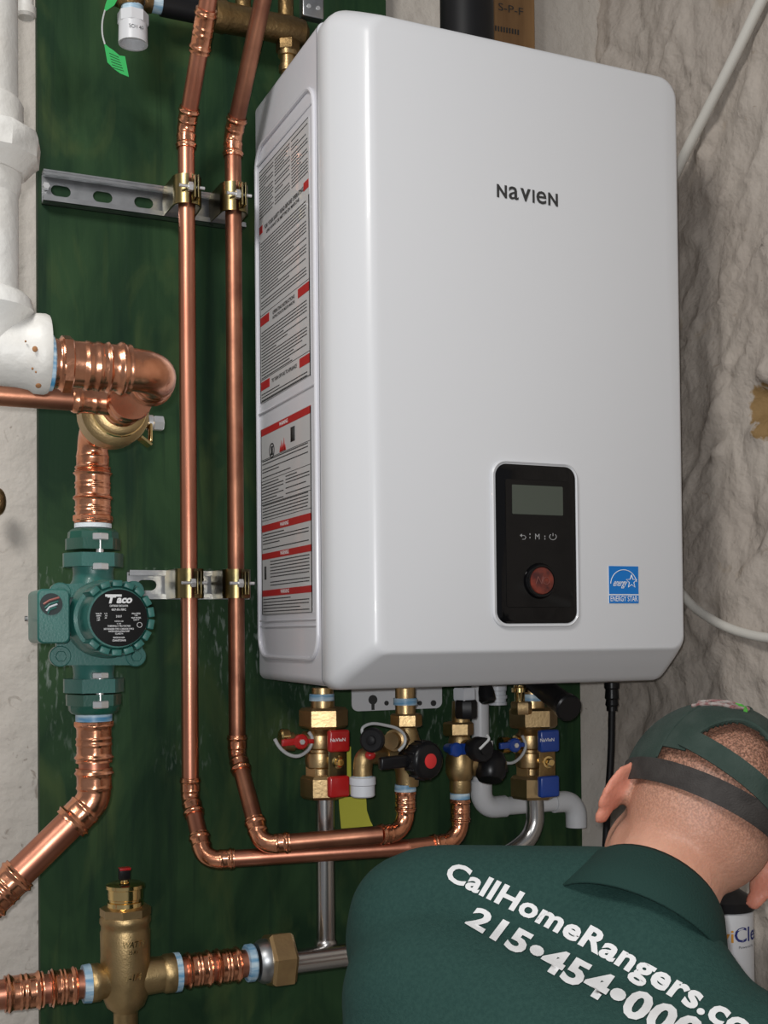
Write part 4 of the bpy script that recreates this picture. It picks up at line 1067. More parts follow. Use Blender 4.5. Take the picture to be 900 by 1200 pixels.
# small brass union beside the blue valve
t = thing('brass_test_port', 'small polished brass port between the blue valve and the white pipe', 'fitting', P(609, 838, YI - .03))
cylv('port_tube', 609, YI - .03, [(803, 7), (806, 7), (808, 6), (825, 6)], t, m_gold)
cylv('port_ring', 609, YI - .03, [(806, 9.5), (811, 9.5)], t, m_gold)
hxv('port_hex', 611, YI - .03, 822, 837, 12.5, t)
# stainless curved line below the blue valve
t = B(); pts = sweep_px([(626, 932), (627, 950), (626, 966), (619, 982), (606, 994), (590, 1003), (560, 1016), (520, 1030)], 0, YI, 6)
t.sweep(pts, 10.5 * mpp(P(626, 950, YI)), 24)
tag(t.build('stainless_bend', m_stainless, origin=P(600, 1010, YI)), 'stainless steel pipe curving down to the left from the blue valve', 'pipe')
# white pvc condensate
YV = -.062
t = thing('pvc_drain_pipe', 'white plastic drain pipe running behind the blue valve and turning down', 'pipe', P(620, 945, YV))
rv = 10.5 * mpp(P(600, 945, YV))
zh = P(600, 944, YV).z; xa = P(564, 930, YV).x; xb = P(675, 945, YV).x
B().cyl((xa, YV, P(564, 800, YV).z), (xa, YV, zh + .03), rv * .95, 24).build('riser_pipe', m_pvc, t)
def pvc_elbow(A, C, E, nm):
    s0, s1, pts = arc_path(A, C, E, rv * 1.7); a = (V(C) - V(A)).normalized(); e = (V(E) - V(C)).normalized()
    path = [s0 - a * rv * 1.3, s0 - a * rv * .6] + pts + [s1 + e * rv * .6, s1 + e * rv * 1.3]
    B().sweep(path, rv * 1.2, 24).build(nm, m_pvc, t)
pvc_elbow((xa, YV, zh + .1), (xa, YV, zh), (xa + .1, YV, zh), 'pvc_elbow')
pvc_elbow((xb - .1, YV, zh), (xb, YV, zh), (xb, YV, zh - .1), 'pvc_elbow')
B().cyl((xa + .02, YV, zh), (xb - .02, YV, zh), rv, 24).build('cross_pipe', m_pvc, t)
B().lathe((xa, YV, zh + .030), EZ, [(0, rv * 1.0), (.012, rv * 1.0)], 24).build('threaded_collar', m_pvcgrey, t)
b = B(); c = V((P(583, 815, YV - .03).x, YV - .03, P(583, 826, YV - .03).z)); mq = mpp(c)
b.lathe(c, EZ, [(0, 11 * mq), (.004, 11 * mq), (.0045, 10 * mq), (.009, 10 * mq), (.0095, 11.5 * mq), (.014, 11.5 * mq), (.0145, 10 * mq), (.02, 10 * mq), (.021, 11 * mq), (.03, 11 * mq)], 24)
b.build('ribbed_adapter', m_pvcgrey, t)

# black gas/condensate stub aimed at the camera
t = thing('black_drain_hose', 'thick black rubber hose stub pointing forward under the heater right side', 'hose', P(650, 825, -.2))
qa = P(622, 795, -.13); qb = P(664, 828, -.235)
B().cyl(qa, qb, .0155, 24, r2=.0165).build('hose', m_rubber, t)
d = (qb - qa).normalized(); B().lathe(qb - d * .004, d, [(0, .0185), (.010, .019), (.012, .0165), (.012, .010)], 28).build('end_cap', m_black, t)
b = B(); b.lathe(P(568, 800, -.17), V((0, -.3, -1)), [(0, .008), (.012, .011), (.024, .012), (.028, .009)], 20)
tag(b.build('black_cable_gland', m_black, origin=P(568, 820, -.17)), 'black ribbed cable gland left of the brass port under the heater', 'cable gland')
# power cable
t = thing('power_cable', 'black power cable hanging from the heater behind the man', 'cable', P(711, 990, -.12))
b = B(); b.sweep(sweep_px([(718, 800), (717, 830), (716, 880), (713, 930), (710, 985), (708, 1060), (708, 1200)], 0, -.12, 5), .0052, 14); b.build('cable', m_rubber, t)
b = B(); vl(b, 717, -.12, [(800, 9), (806, 9), (808, 7.5), (818, 8.5), (820, 7), (826, 8), (828, 6.5), (833, 6.5)], 16); b.build('strain_relief', m_black, t)
# bottom plate fixings
b = B(); bt = []
for k, uu in enumerate((428, 449, 505, 520, 690, 700, 735)):
    q = P(uu, 808 - (uu - 400) * .018, -.2); q.z = ZB + .0005
    o_ = B(); o_.lathe(q, -EZ, [(-.002, .006), (.0035, .006), (.0045, .003)], 12); o_.build('bottom_fixing', m_steel, heater)
# yellow tag
b = B(); y_ = YI + .045; L = [(397, 934), (398, 950), (400, 971), (437, 968), (434, 962), (430, 950), (429, 934)]
b.prism([P(u_, v_, y_) for u_, v_ in L], (0, .0008, 0)); b.box(P(409, 903, y_), .003, .0004, .033)
tag(b.build('yellow_tag', m_yellow, origin=P(415, 970, y_)), 'blank yellow tag hanging below the white plastic adapter', 'tag')

# ================================================================== TOP LEFT FITTINGS
t = thing('bronze_manifold', 'dull bronze pipe manifold crossing behind the copper risers at the top', 'fitting', P(300, 30, -.05))
YM_ = -.045
zM = P(300, 28, YM_).z; mm_ = mpp(P(300, 28, YM_))
def hx(u): return P(u, 20, YM_).x
b = B(); b.lathe((hx(128), YM_, zM), EX, [(0, 11 * mm_), (hx(150) - hx(128), 14 * mm_), (hx(178) - hx(128), 12 * mm_)], 24); b.build('bronze_tee', m_bronze, t)
B().lathe((hx(178), YM_, zM), EX, [(0, 11 * mm_), (hx(190) - hx(178), 11 * mm_)], 24).build('thread_tape', m_tapeblue, t)
B().lathe((hx(189), YM_, zM), EX, [(0, 13 * mm_), (hx(253) - hx(189), 13 * mm_)], 24).build('black_sleeve', m_rubber, t)
B().lathe((hx(250), YM_, zM), EX, [(0, 18 * mm_), (hx(262) - hx(250), 18.5 * mm_), (hx(265) - hx(250), 17 * mm_), (hx(310) - hx(250), 16 * mm_), (hx(340) - hx(250), 17 * mm_), (hx(355) - hx(250), 15 * mm_), (hx(360) - hx(250), 8 * mm_)], 28).build('manifold_body', m_bronze, t)
B().cyl((hx(285), YM_, zM + .01), (hx(285), YM_, zM + .06), .011, 20).build('branch_stub', m_bronze, t)
B().cyl((hx(335), YM_, zM + .06), (hx(335), YM_, zM - .02), .011, 20).build('branch_stub', m_bronze, t)
def zq(v): return P(336, v, YM_).z
B().hexp((hx(337), YM_, zq(48)), (hx(337), YM_, zq(62)), .017).build('hex_nut', m_bronze, t)
B().lathe((hx(337), YM_, zq(60)), -EZ, [(0, .014), (.008, .014), (.009, .011), (.02, .011), (.021, .013), (.03, .013), (.031, .010), (.045, .010)], 20).build('drain_tail', m_brass, t)
b = B(); c = P(365, 10, YM_ - .005); b.box(c, .016, .008, .016, bev=.002); sb = b.build('switch_block', m_steel, t)
for k in (-.007, .007): B().lathe(c + V((k, -.008, -.002)), (0, -1, 0), [(0, .003), (.0012, .003)], 12).build('block_screw', m_chrome, sb)
t = thing('white_plastic_adapter', 'white plastic pipe adapter hanging open at the top left', 'fitting', P(156, 53, YM_))
ym2 = YM_ - .03
b = B(); vl(b, 156, ym2, [(15, 14), (17, 18), (29, 18), (31, 16)], 8, rot=.3); b.build('hex_collar', m_pvc, t)
b = B(); vl(b, 156, ym2, [(26, 16.5), (50, 17), (52, 17), (51.9, 14.5), (40, 14)], 28); b.build('open_socket', m_pvc, t)
b = B(); text(b, 'SCH 40', P(151, 31.5, ym2 - .0185), EX, EZ, 16 * mm_, 4 * mm_, .0002); b.build('socket_print', m_print, t)
b = B(); vl(b, 155, ym2, [(8, 13), (16, 13)], 20); b.build('thread_tape', m_tapeblue, t)
b = B(); vl(b, 153, ym2, [(-20, 17), (2, 17), (6, 15), (9, 13)], 20); b.build('bronze_outlet', m_bronze, t)
# green tag
t = thing('green_tag', 'green printed paper tag on a string at the top left', 'tag', P(137, 90, -.09))
def ribbon(name, L, R_, y, m):
    vs = []; n = len(L)
    for (a, c), (e, f) in zip(L, R_):
        vs += [P(a, c, y), P(e, f, y)]
    fs = [(2 * i, 2 * i + 1, 2 * i + 3, 2 * i + 2) for i in range(n - 1)]
    b = B().add(vs, fs); vs2 = [v + V((0, .0006, 0)) for v in vs]; b.add(vs2, [tuple(reversed(f)) for f in fs]); return b.build(name, m, t)
ribbon('tag_paper', [(122, 50), (124, 62), (126, 73), (134, 81), (141, 86)], [(127, 55), (133, 59), (140, 65), (146.5, 66), (151, 90)], -.09, m_greentag)
ribbon('tag_paper', [(127, -5), (124, 4), (122, 12)], [(140, -5), (134, 6), (124, 13)], -.09, m_greentag)
b = B(); b.sweep(sweep_px([(123, 12), (120, 25), (120, 40), (123, 52)], 0, -.09), .0011, 6); b.build('tag_string', m_clear, t)
b = B()
for k in range(6): b.sweep([P(128 + k * .8, 62 + k * 3.4, -.0906), P(139 + k * 1.2, 67 + k * 3.2, -.0906)], .0003, 4)
b.build('tag_print', m_print, t)
# black vent pipe above heater
b = B(); c = P(547, 20, -.15); b.cyl((c.x, -.15, ZT - .002), (c.x, -.15, 2.75), 31.5 * mpp(c), 32)
tag(b.build('black_vent_pipe', m_rubber, origin=(c.x, -.15, ZT)), 'black plastic vent pipe rising from the top of the heater', 'pipe')

# ================================================================== RIGHT WALL CABLES
def smooth_pts(out, n=6):
    res = []
    for i in range(len(out) - 1):
        p0 = out[max(i - 1, 0)]; p1 = out[i]; p2 = out[i + 1]; p3 = out[min(i + 2, len(out) - 1)]
        for k in range(n):
            t_ = k / n; res.append(0.5 * ((2 * p1) + (p2 - p0) * t_ + (2 * p0 - 5 * p1 + 4 * p2 - p3) * t_ ** 2 + (3 * p1 - p0 - 3 * p2 + p3) * t_ ** 3))
    res.append(out[-1]); return res
xw = XW - .018
b = B(); b.sweep(smooth_pts([PX(740, 310, xw), PX(798, 190, xw), PX(830, 127, xw), PX(862, 64, xw), PX(893, 0, xw), PX(930, -70, xw)]), .0078, 16)
tag(b.build('white_conduit', m_cream, origin=PX(798, 190, xw)), 'cream plastic tube slanting up the rough wall right of the heater', 'tube')
b = B(); b.sweep(smooth_pts([PX(770, 660, xw), PX(806, 704, xw), PX(822, 718, xw), PX(845, 732, xw), PX(872, 742, xw), PX(905, 748, xw), PX(960, 748, xw), PX(1060, 735, xw), PX(1250, 690, xw), PX(1500, 620, xw)]), .0068, 16)
tag(b.build('white_cable', m_cream, origin=PX(806, 704, xw)), 'cream cable sagging along the rough wall beside the energy label', 'cable')

# small bronze thing at left edge of the wall
b = B(); c = P(-2, 588, -.012); b.ball(c, .010, .012, .018)
tag(b.build('pipe_plug', m_bronze, origin=c), 'small brown metal plug in the plaster at the left edge', 'plug')

# ================================================================== CANISTER at lower right
XCAN = 1.055
cc = P(862, 1100, -.40); t = thing('cleaner_canister', 'white cylindrical canister with orange and blue lettering behind the man', 'canister', (cc.x, cc.y, cc.z - .16))
rc = 34 * mpp(cc)
xcn = P(848, 1100, -.40).x
b = B(); b.lathe((xcn, -.40, P(850, 1062, -.4).z), -EZ, [(0, rc * .9), (.003, rc), (.22, rc), (.225, rc * .9)], 40); b.build('canister_body', m_pvc, t)
b = B(); b.lathe((xcn, -.40, P(850, 1061, -.4).z - .002), EZ, [(0, rc * 1.05), (.012, rc * 1.08), (.018, rc * .8), (.03, rc * .3)], 40); b.build('canister_lid', m_black, t)
def can_text(s, a0, z, arcl, h, m, nm, bold=.01):
    b = B(); vs, fs, q0, q1, e0, e1 = glyphs(s, bold, 1.0); out = []
    for v in vs:
        a = a0 + (v.x - q0) / (q1 - q0) * arcl / rc; rr = rc + .0004
        out.append(V((xcn + rr * math.sin(a), -.40 - rr * math.cos(a), z + (v.y - e0) / (e1 - e0) * h)))
    b.add(out, fs); b.build(nm, m, t)
zt_ = P(850, 1102, -.42).z; mc = mpp(cc)
can_text('Navi', R(-95), zt_, 44 * mc, 15 * mc, mat('orange print', (0.62, 0.28, 0.03), .5), 'orange_lettering')
can_text('Clean', R(-95) + 45 * mc / rc, zt_, 56 * mc, 17 * mc, mat('navy print', (0.01, 0.02, 0.16), .5), 'navy_lettering')
can_text('Powered by', R(-95) + 50 * mc / rc, zt_ - 8 * mc, 24 * mc, 4 * mc, m_greyprint, 'small_lettering', 0)
b = B(); b.box((xcn + rc + .02, -.40, zt_ - .15), .022, .03, .012, bev=.002); b.box((XW - .025, -.40, zt_ - .15), .006, .04, .05, bev=.002); b.build('wall_bracket', m_steel, t)

# ================================================================== THE MAN
exec_person = True
def remesh(b, voxel, smooth_it, name, m, parent, sub=False):
    me = bpy.data.meshes.new('tmp'); me.from_pydata([tuple(v) for v in b.v], [], b.f); me.update()
    bm = bmesh.new(); bm.from_mesh(me); bmesh.ops.recalc_face_normals(bm, faces=bm.faces); bm.to_mesh(me); bm.free()
    o = bpy.data.objects.new('tmp', me); col.objects.link(o)
    md = o.modifiers.new('r', 'REMESH'); md.mode = 'VOXEL'; md.voxel_size = voxel
    ms_ = o.modifiers.new('s', 'SMOOTH'); ms_.iterations = smooth_it; ms_.factor = 0.5
    dg = bpy.context.evaluated_depsgraph_get(); dg.update()
    me2 = bpy.data.meshes.new_from_object(o.evaluated_get(dg))
    bpy.data.objects.remove(o); bpy.data.meshes.remove(me)
    me2.name = name; o0 = ORG[parent.name]
    vs = [v.co.copy() for v in me2.vertices]; fs = [tuple(p.vertices) for p in me2.polygons]
    me2.transform(Matrix.Translation(-o0)); me2.shade_smooth(); me2.materials.clear(); me2.materials.append(m)
    o2 = bpy.data.objects.new(name, me2); col.objects.link(o2); o2.parent = parent; ORG[o2.name] = o0
    return o2, BVHTree.FromPolygons(vs, fs)

SL = C2W(.030, -.300, 1.13); SR = C2W(.345, -.392, .885)
MM = (SL + SR) / 2
TX = (SR - SL).normalized()
ty0 = (CU - TX * CU.dot(TX)).normalized(); tb0 = TX.cross(ty0)
BET = R(30)
TY = (ty0 * math.cos(BET) - tb0 * math.sin(BET)).normalized(); TZ = TX.cross(TY).normalized()
HW = (SR - SL).length / 2
def T(x, y, z): return MM + TX * x + TY * y + TZ * z
TAX = (TX, TY, TZ)
# head frame
ear_mid = C2W(.302, -.222, 1.17)
hx_ = (CR * .875 - CU * .485 + CD * -.06).normalized()
hy0 = (CU - hx_ * CU.dot(hx_)).normalized(); hb0 = hx_.cross(hy0)
G = R(16); HY = (hy0 * math.cos(G) - hb0 * math.sin(G)).normalized(); HZ = hx_.cross(HY).normalized(); HXv = hx_
def Hd(x, y, z): return ear_mid + HXv * x + HY * y + HZ * z
HAX = (HXv, HY, HZ)
C7 = T(-.004, .070, -.035)
pelvis = T(0, -.50, -.03)
floor_z = 0.0
fwd = V((-TZ.x, -TZ.y, 0)).normalized(); rt = V((TX.x, TX.y, 0)).normalized()
hipL = T(-.09, -.52, -.04); hipR = T(.09, -.52, -.04)
footL = V((pelvis.x, pelvis.y, 0)) - rt * .14 + fwd * .04; footR = V((pelvis.x, pelvis.y, 0)) + rt * .14 - fwd * .12
def knee(h, f):
    a = h.lerp(V((f.x, f.y, .09)), .5); return a + fwd * .13
kL, kR = knee(hipL, footL), knee(hipR, footR)
aL, aR = V((footL.x, footL.y, .09)), V((footR.x, footR.y, .09))
elL = SL - V((0, 0, .25)) + fwd * .10 - rt * .05; elR = SR - V((0, 0, .27)) + fwd * .08 + rt * .04
wrL = elL + fwd * .20 + rt * .10 + V((0, 0, .05)); wrR = elR + fwd * .21 - rt * .06 + V((0, 0, .05))
def torso_prims(b, g, sleeves=True):
    b.ball(T(0, -.13, -.055), .178 + g, .21 + g, .115 + g, TAX, 28, 18)
    b.ball(T(0, -.33, -.05), .160 + g, .20 + g, .112 + g, TAX, 28, 18)
    b.caps(T(-.115, -.008, -.045), T(.115, -.008, -.045), .083 + g, .083 + g)
    b.caps(T(-.10, -.10, .005), T(.10, -.10, .005), .078 + g, .078 + g)
    b.caps(T(-.15, -.055, .0), T(.15, -.055, .0), .082 + g, .082 + g); b.caps(T(-.13, -.16, -.005), T(.13, -.16, -.005), .085 + g, .085 + g); b.caps(T(-.12, -.26, -.02), T(.12, -.26, -.02), .085 + g, .085 + g)
    b.ball(T(-HW + .0, -.008, -.02), .068 + g, .072 + g, .068 + g, TAX); b.ball(T(HW, -.01, -.02), .066 + g, .070 + g, .066 + g, TAX)
    b.caps(C2W(.045, -.288, 1.13), C2W(.205, -.287, 1.10), .056 + g, .060 + g)
    b.caps(T(-.13, .01, -.035), C7, .060 + g, .058 + g); b.caps(T(.14, -.018, -.035), C7, .052 + g, .056 + g)
person = thing('person', 'man in a dark green work polo shirt and cap, from behind, bending below the heater', 'person', V((pelvis.x, pelvis.y, 0)))
# --- skin body
b = B(); g = -.008
torso_prims(b, -.016)
b.caps(C7 - TY * .02, Hd(-.010, -.04, -.005), .056, .056); b.caps(C7 + HZ * -.02, Hd(-.008, -.03, .02), .052, .054)
b.ball(Hd(0, .040, .000), .0745, .088, .094, HAX, 32, 20)            # skull
b.ball(Hd(0, .012, .020), .071, .075, .070, HAX, 28, 18)             # occiput
b.ball(Hd(0, -.030, -.035), .064, .060, .058, HAX, 24, 16)           # jaw/face
b.ball(Hd(0, -.075, -.070), .026, .018, .022, HAX)                   # chin
b.caps(Hd(0, .018, -.096), Hd(0, -.022, -.112), .008, .013)          # nose
b.ball(Hd(0, -.045, -.095), .022, .008, .010, HAX)                   # lips
b.caps(Hd(-.03, .022, -.085), Hd(.03, .022, -.085), .010, .010)      # brow
for s_ in (-1, 1):                                                    # ears: rim, lobe, bowl
    ec = Hd(s_ * .074, -.004, -.004)
    dirn = (HXv * s_ * .70 + HZ * .7).normalized()                    # outward and back
    up_ = (HY * .95 + HZ * .22 - dirn * (HY * .95 + HZ * .22).dot(dirn)).normalized(); 
    rim = []
    for i in range(15):
        a = R(-120 + 300 * i / 14 - 0)
        e = up_ * math.sin(a + R(20)) * .030 + dirn * (.010 + .0125 * math.cos(a * .9)) + HZ * .004
        rim.append(ec + e)
    nrm_ = HZ * -.3 + HXv * s_
    ax_e = (dirn, up_, dirn.cross(up_).normalized())
    b.ball(ec + dirn * .012 + up_ * .004, .0175, .029, .0055, ax_e, 20, 12)
    b.ball(ec + dirn * .010 - up_ * .024, .010, .012, .006, ax_e, 14, 10)
    rim2 = [ec + dirn * (.012 + .0165 * math.cos(a)) + up_ * (.005 + .028 * math.sin(a)) for a in [R(-60 + 195 * i / 14) for i in range(15)]]
    for i in range(14): b.caps(rim2[i], rim2[i + 1], .0042, .0042, 8)
    b.caps(ec + up_ * .01, ec + dirn * .01 + up_ * .005, .012, .009, 10)
b.caps(SL, elL, .050, .041); b.caps(SR, elR, .050, .041); b.caps(elL, wrL, .040, .027); b.caps(elR, wrR, .040, .027)
for w_, e_, sg in ((wrL, elL, 1), (wrR, elR, -1)):
    d = (w_ - e_).normalized(); side = d.cross(V((0, 0, 1))).normalized() * sg; dn = d.cross(side).normalized()
    if dn.z > 0: dn = -dn
    pc = w_ + d * .05; b.ball(pc, .046, .040, .017, (d, side, dn))
    for k, (L_, off) in enumerate(((.062, -.028), (.075, -.010), (.072, .009), (.056, .027))):
        k0 = w_ + d * .085 + side * off; k1 = k0 + d * L_ * .42 + dn * .010; k2 = k1 + (d * .55 + dn * .8).normalized() * L_ * .33; k3 = k2 + (dn * .95 - d * .2).normalized() * L_ * .25
        b.caps(k0 - d * .02, k1, .0095, .009, 10); b.caps(k1, k2, .0088, .0082, 10); b.caps(k2, k3, .0082, .0072, 10)
    t0 = w_ + d * .02 - side * .028; t1 = t0 - side * .022 + d * .028 + dn * .008; t2 = t1 + d * .030 + dn * .01; b.caps(t0, t1, .013, .011, 10); b.caps(t1, t2, .0105, .009, 10)
b.ball(pelvis, .150, .12, .105, TAX)
for h, k, a_ in ((hipL, kL, aL), (hipR, kR, aR)):
    b.caps(h, k, .072, .052); b.caps(k, a_, .050, .036); b.caps(a_, a_ + fwd * .12 - V((0, 0, .045)), .034, .03)
m_skin = bpy.data.materials.new('skin with shaved hair'); m_skin.use_nodes = True
def skin_nodes():
    nt = m_skin.node_tree; N = nt.nodes; L = nt.links; bs = N['Principled BSDF']
    bs.inputs['Roughness'].default_value = .5; bs.inputs['Specular IOR Level'].default_value = .35
    bs.inputs['Subsurface Weight'].default_value = .12; bs.inputs['Subsurface Radius'].default_value = (.012, .004, .002); bs.inputs['Subsurface Scale'].default_value = .5
    tc = N.new('ShaderNodeTexCoord')
    def nz(sc, det=3):
        n = N.new('ShaderNodeTexNoise'); n.inputs['Scale'].default_value = sc; n.inputs['Detail'].default_value = det; L.new(tc.outputs['Object'], n.inputs['Vector']); return n.outputs[0]
    def dot(vec, org):          # dot(pos - org, vec)
        s = N.new('ShaderNodeVectorMath'); s.operation = 'SUBTRACT'; L.new(tc.outputs['Object'], s.inputs[0]); s.inputs[1].default_value = org
        d = N.new('ShaderNodeVectorMath'); d.operation = 'DOT_PRODUCT'; L.new(s.outputs[0], d.inputs[0]); d.inputs[1].default_value = vec; return d.outputs['Value']
    o0 = ORG[person.name]; org = tuple(ear_mid - o0)
    hgt = dot(tuple(HY), org); bk = dot(tuple(HZ), org); lat = dot(tuple(HXv), org)
    def mr(x, a, c, lo=0., hi=1.):
        r = N.new('ShaderNodeMapRange'); r.inputs[1].default_value = a; r.inputs[2].default_value = c; r.inputs[3].default_value = lo; r.inputs[4].default_value = hi; L.new(x, r.inputs[0]); return r.outputs[0]
    def math_(op, a, c):
        n = N.new('ShaderNodeMath'); n.operation = op
        for i, q in enumerate((a, c)):
            if isinstance(q, (int, float)): n.inputs[i].default_value = q
            else: L.new(q, n.inputs[i])
        return n.outputs[0]
    ab = math_('ABSOLUTE', lat, 0)
    notear = mr(ab, .072, .078, 1, 0)
    hair = math_('MULTIPLY', mr(hgt, -.045, .045), mr(bk, -.07, -.05))
    hair = math_('MULTIPLY', hair, notear)
    stub = math_('MULTIPLY', hair, mr(nz(520, 3), .36, .60, .25, 1.0))
    mx = N.new('ShaderNodeMix'); mx.data_type = 'RGBA'; L.new(mr(nz(22), .35, .65), mx.inputs[0]); mx.inputs[6].default_value = (.50, .245, .165, 1); mx.inputs[7].default_value = (.56, .29, .20, 1)
    m2 = N.new('ShaderNodeMix'); m2.data_type = 'RGBA'; L.new(mr(math_('MULTIPLY', notear, 1.0), 0, 1), m2.inputs[0]); m2.inputs[6].default_value = (.56, .22, .15, 1); L.new(mx.outputs[2], m2.inputs[7])
    m3 = N.new('ShaderNodeMix'); m3.data_type = 'RGBA'; L.new(math_('MULTIPLY', stub, .85), m3.inputs[0]); L.new(m2.outputs[2], m3.inputs[6]); m3.inputs[7].default_value = (.085, .045, .03, 1)
    L.new(m3.outputs[2], bs.inputs['Base Color'])
    bp = N.new('ShaderNodeBump'); bp.inputs['Strength'].default_value = .35; bp.inputs['Distance'].default_value = .002
    L.new(nz(240, 4), bp.inputs['Height']); L.new(bp.outputs[0], bs.inputs['Normal'])
skin_nodes()
body, body_bvh = remesh(b, .0042, 5, 'body', m_skin, person)
for s_ in (-1, 1): B().ball(Hd(s_ * .031, .004, -.083), .0115).build('eye', m_eye, person)
# --- shirt
b = B(); torso_prims(b, .005)
for S_, E_ in ((SL, elL), (SR, elR)): b.caps(S_, S_.lerp(E_, .72), .066, .064)
shirt, shirt_bvh = remesh(b, .007, 14, 'polo_shirt', m_shirt, person)
b = B(); g = .008
b.ball(T(0, -.50, -.03), .160, .13, .118, TAX)
for h, k, a_ in ((hipL, kL, aL), (hipR, kR, aR)): b.caps(h, k, .084, .064); b.caps(k, a_ + V((0, 0, .02)), .063, .055)
remesh(b, .010, 8, 'trousers', m_trouser, person)
for nm, f_ in (('boot', footL), ('boot', footR)):
    b = B(); b.caps(V((f_.x, f_.y, .055)) - fwd * .03, V((f_.x, f_.y, .055)) + fwd * .02, .048, .05); b.caps(V((f_.x, f_.y, .042)), V((f_.x, f_.y, .038)) + fwd * .15, .042, .037); b.caps(V((f_.x, f_.y, .06)), V((f_.x, f_.y, .15)), .048, .052)
    b.box(V((f_.x, f_.y, .012)) + fwd * .06, .12, .045, .011, ax=(fwd, fwd.cross(V((0, 0, 1))), V((0, 0, 1))), bev=.006)
    remesh(b, .007, 4, nm, m_boot, person)
# --- collar: folded band around the neck
na = (Hd(0, -.05, 0) - (C7 - TY * .02)); na = (na.normalized() * .6 + TY * .6).normalized()
nc = C7.lerp(Hd(0, -.05, 0), .16) + TY * .006 - TX * .010
nx = (TX - na * TX.dot(na)).normalized(); nz_ = nx.cross(na).normalized()
def collar_ring(rx, rz, h, lift_back):
    pts = []
    for i in range(49):
        a = R(-90 + 18 + (360 - 36) * i / 48) ; # opening at the front (a=-90 => -nz)
        pts.append(nc + nx * (rx * math.cos(a)) + nz_ * (rz * math.sin(a)) + na * (h + lift_back * math.sin(a)))
    return pts
b = B(); rings = [collar_ring(.060, .060, -.004, .006), collar_ring(.062, .062, .026, .010), collar_ring(.065, .065, .031, .010), collar_ring(.069, .070, .026, .009), collar_ring(.077, .079, .006, .004), collar_ring(.084, .089, -.016, -.004), collar_ring(.082, .087, -.0175, -.004), collar_ring(.074, .077, .004, .004)]
vs = [p for r_ in rings for p in r_]; n = 49; fs = []
for i in range(len(rings) - 1):
    for k in range(n - 1): fs.append((i * n + k, i * n + k + 1, (i + 1) * n + k + 1, (i + 1) * n + k))
b.add(vs, fs); b.build('collar', m_collar, shirt, smooth=180)
# --- lettering printed on the back, laid onto the cloth
def shirt_text(s, base, h0, h1, bold, name, end_pow=.15, slant=.12):
    """print laid on the cloth: base = 3 image points of the baseline, h0/h1 = cap heights at its ends; every vertex lies on the shirt"""
    (ua, va), (um, vm), (ub, vb) = base
    def bl_(t):
        u = ua + (ub - ua) * t; L0 = (u - um) * (u - ub) / ((ua - um) * (ua - ub)); L1 = (u - ua) * (u - ub) / ((um - ua) * (um - ub)); L2 = (u - ua) * (u - um) / ((ub - ua) * (ub - um))
        return u, va * L0 + vm * L1 + vb * L2
    vs, fs, x0, x1_, y0, y1 = glyphs(s, bold, 1.06)
    bm = bmesh.new(); vv = [bm.verts.new(V(((v.x - x0) / (x1_ - x0), v.y / .72, 0))) for v in vs]
    for f in fs:
        try: bm.faces.new([vv[i] for i in f])
        except ValueError: pass
    asp = (ub - ua) / ((h0 + h1) / 2)
    for it in range(6):
        es = [e for e in bm.edges if V(((e.verts[0].co.x - e.verts[1].co.x) * asp, e.verts[0].co.y - e.verts[1].co.y, 0)).length > .22]
        if not es: break
        bmesh.ops.subdivide_edges(bm, edges=es, cuts=1); bmesh.ops.triangulate(bm, faces=bm.faces[:])
    bm.verts.ensure_lookup_table(); bm.verts.index_update(); out = []
    for v in bm.verts:
        t = v.co.x; t = t * (1 - end_pow) + end_pow * t * t
        u, w = bl_(t); u2, w2 = bl_(t + .01); al = V((u2 - u, w2 - w, 0)).normalized(); up = V((al.y, -al.x, 0)) + al * slant
        hh = (h0 + (h1 - h0) * t) * v.co.y
        d = ray(u + up.x * hh, w + up.y * hh).normalized(); h = shirt_bvh.ray_cast(CAM, d)
        out.append(h[0] + h[1] * .0012 if h[0] is not None else CAM + d * 1.1)
    fs2 = [tuple(v.index for v in f.verts) for f in bm.faces]; bm.free()
    b = B().add(out, fs2); b.build(name, m_shirtprint, shirt, smooth=180, raw=True)
shirt_text('CallHomeRangers.com', ((520, 1029), (668, 1101), (905, 1243)), 22, 33, .034, 'back_lettering')
shirt_text('215\u2022454\u2022000', ((545, 1082), (638, 1136), (808, 1231)), 25, 37, .040, 'phone_number_lettering')
# --- cap
capc = Hd(0, .046, .002); RX, RY, RZ = .084, .089, .104
def cap_pt(th, ph, k=1.0):      # th from top, ph around; ph=90deg is the back
    return capc + HXv * (RX * k * math.sin(th) * math.cos(ph)) + HZ * (RZ * k * math.sin(th) * math.sin(ph)) + HY * (RY * k * math.cos(th))
NT, NP = 44, 160; th_max = R(97)
def open_at(th, ph):            # arch opening at the back
    dph = (ph - R(101)) / R(33); dt = (th - R(98)) / R(46)
    return dph * dph + dt * dt < 1 or (th > R(88) and R(70) < ph < R(150))
b = B(); vs = []; fs = []; keep = {}
for i in range(NT + 1):
    for k in range(NP):
        vs.append(cap_pt(th_max * i / NT, 2 * PI * k / NP))
base = len(vs)
for i in range(NT + 1):
    for k in range(NP):
        vs.append(cap_pt(th_max * i / NT, 2 * PI * k / NP, .975))
edges = {}
for i in range(NT):
    for k in range(NP):
        thm = th_max * (i + .5) / NT; phm = 2 * PI * (k + .5) / NP
        if open_at(thm, phm): continue
        k2 = (k + 1) % NP; q = (i * NP + k, i * NP + k2, (i + 1) * NP + k2, (i + 1) * NP + k)
        fs.append(q); fs.append(tuple(base + j for j in reversed(q)))
        for a_, c_ in ((q[0], q[1]), (q[1], q[2]), (q[2], q[3]), (q[3], q[0])):
            if (c_, a_) in edges: del edges[(c_, a_)]
            else: edges[(a_, c_)] = 1
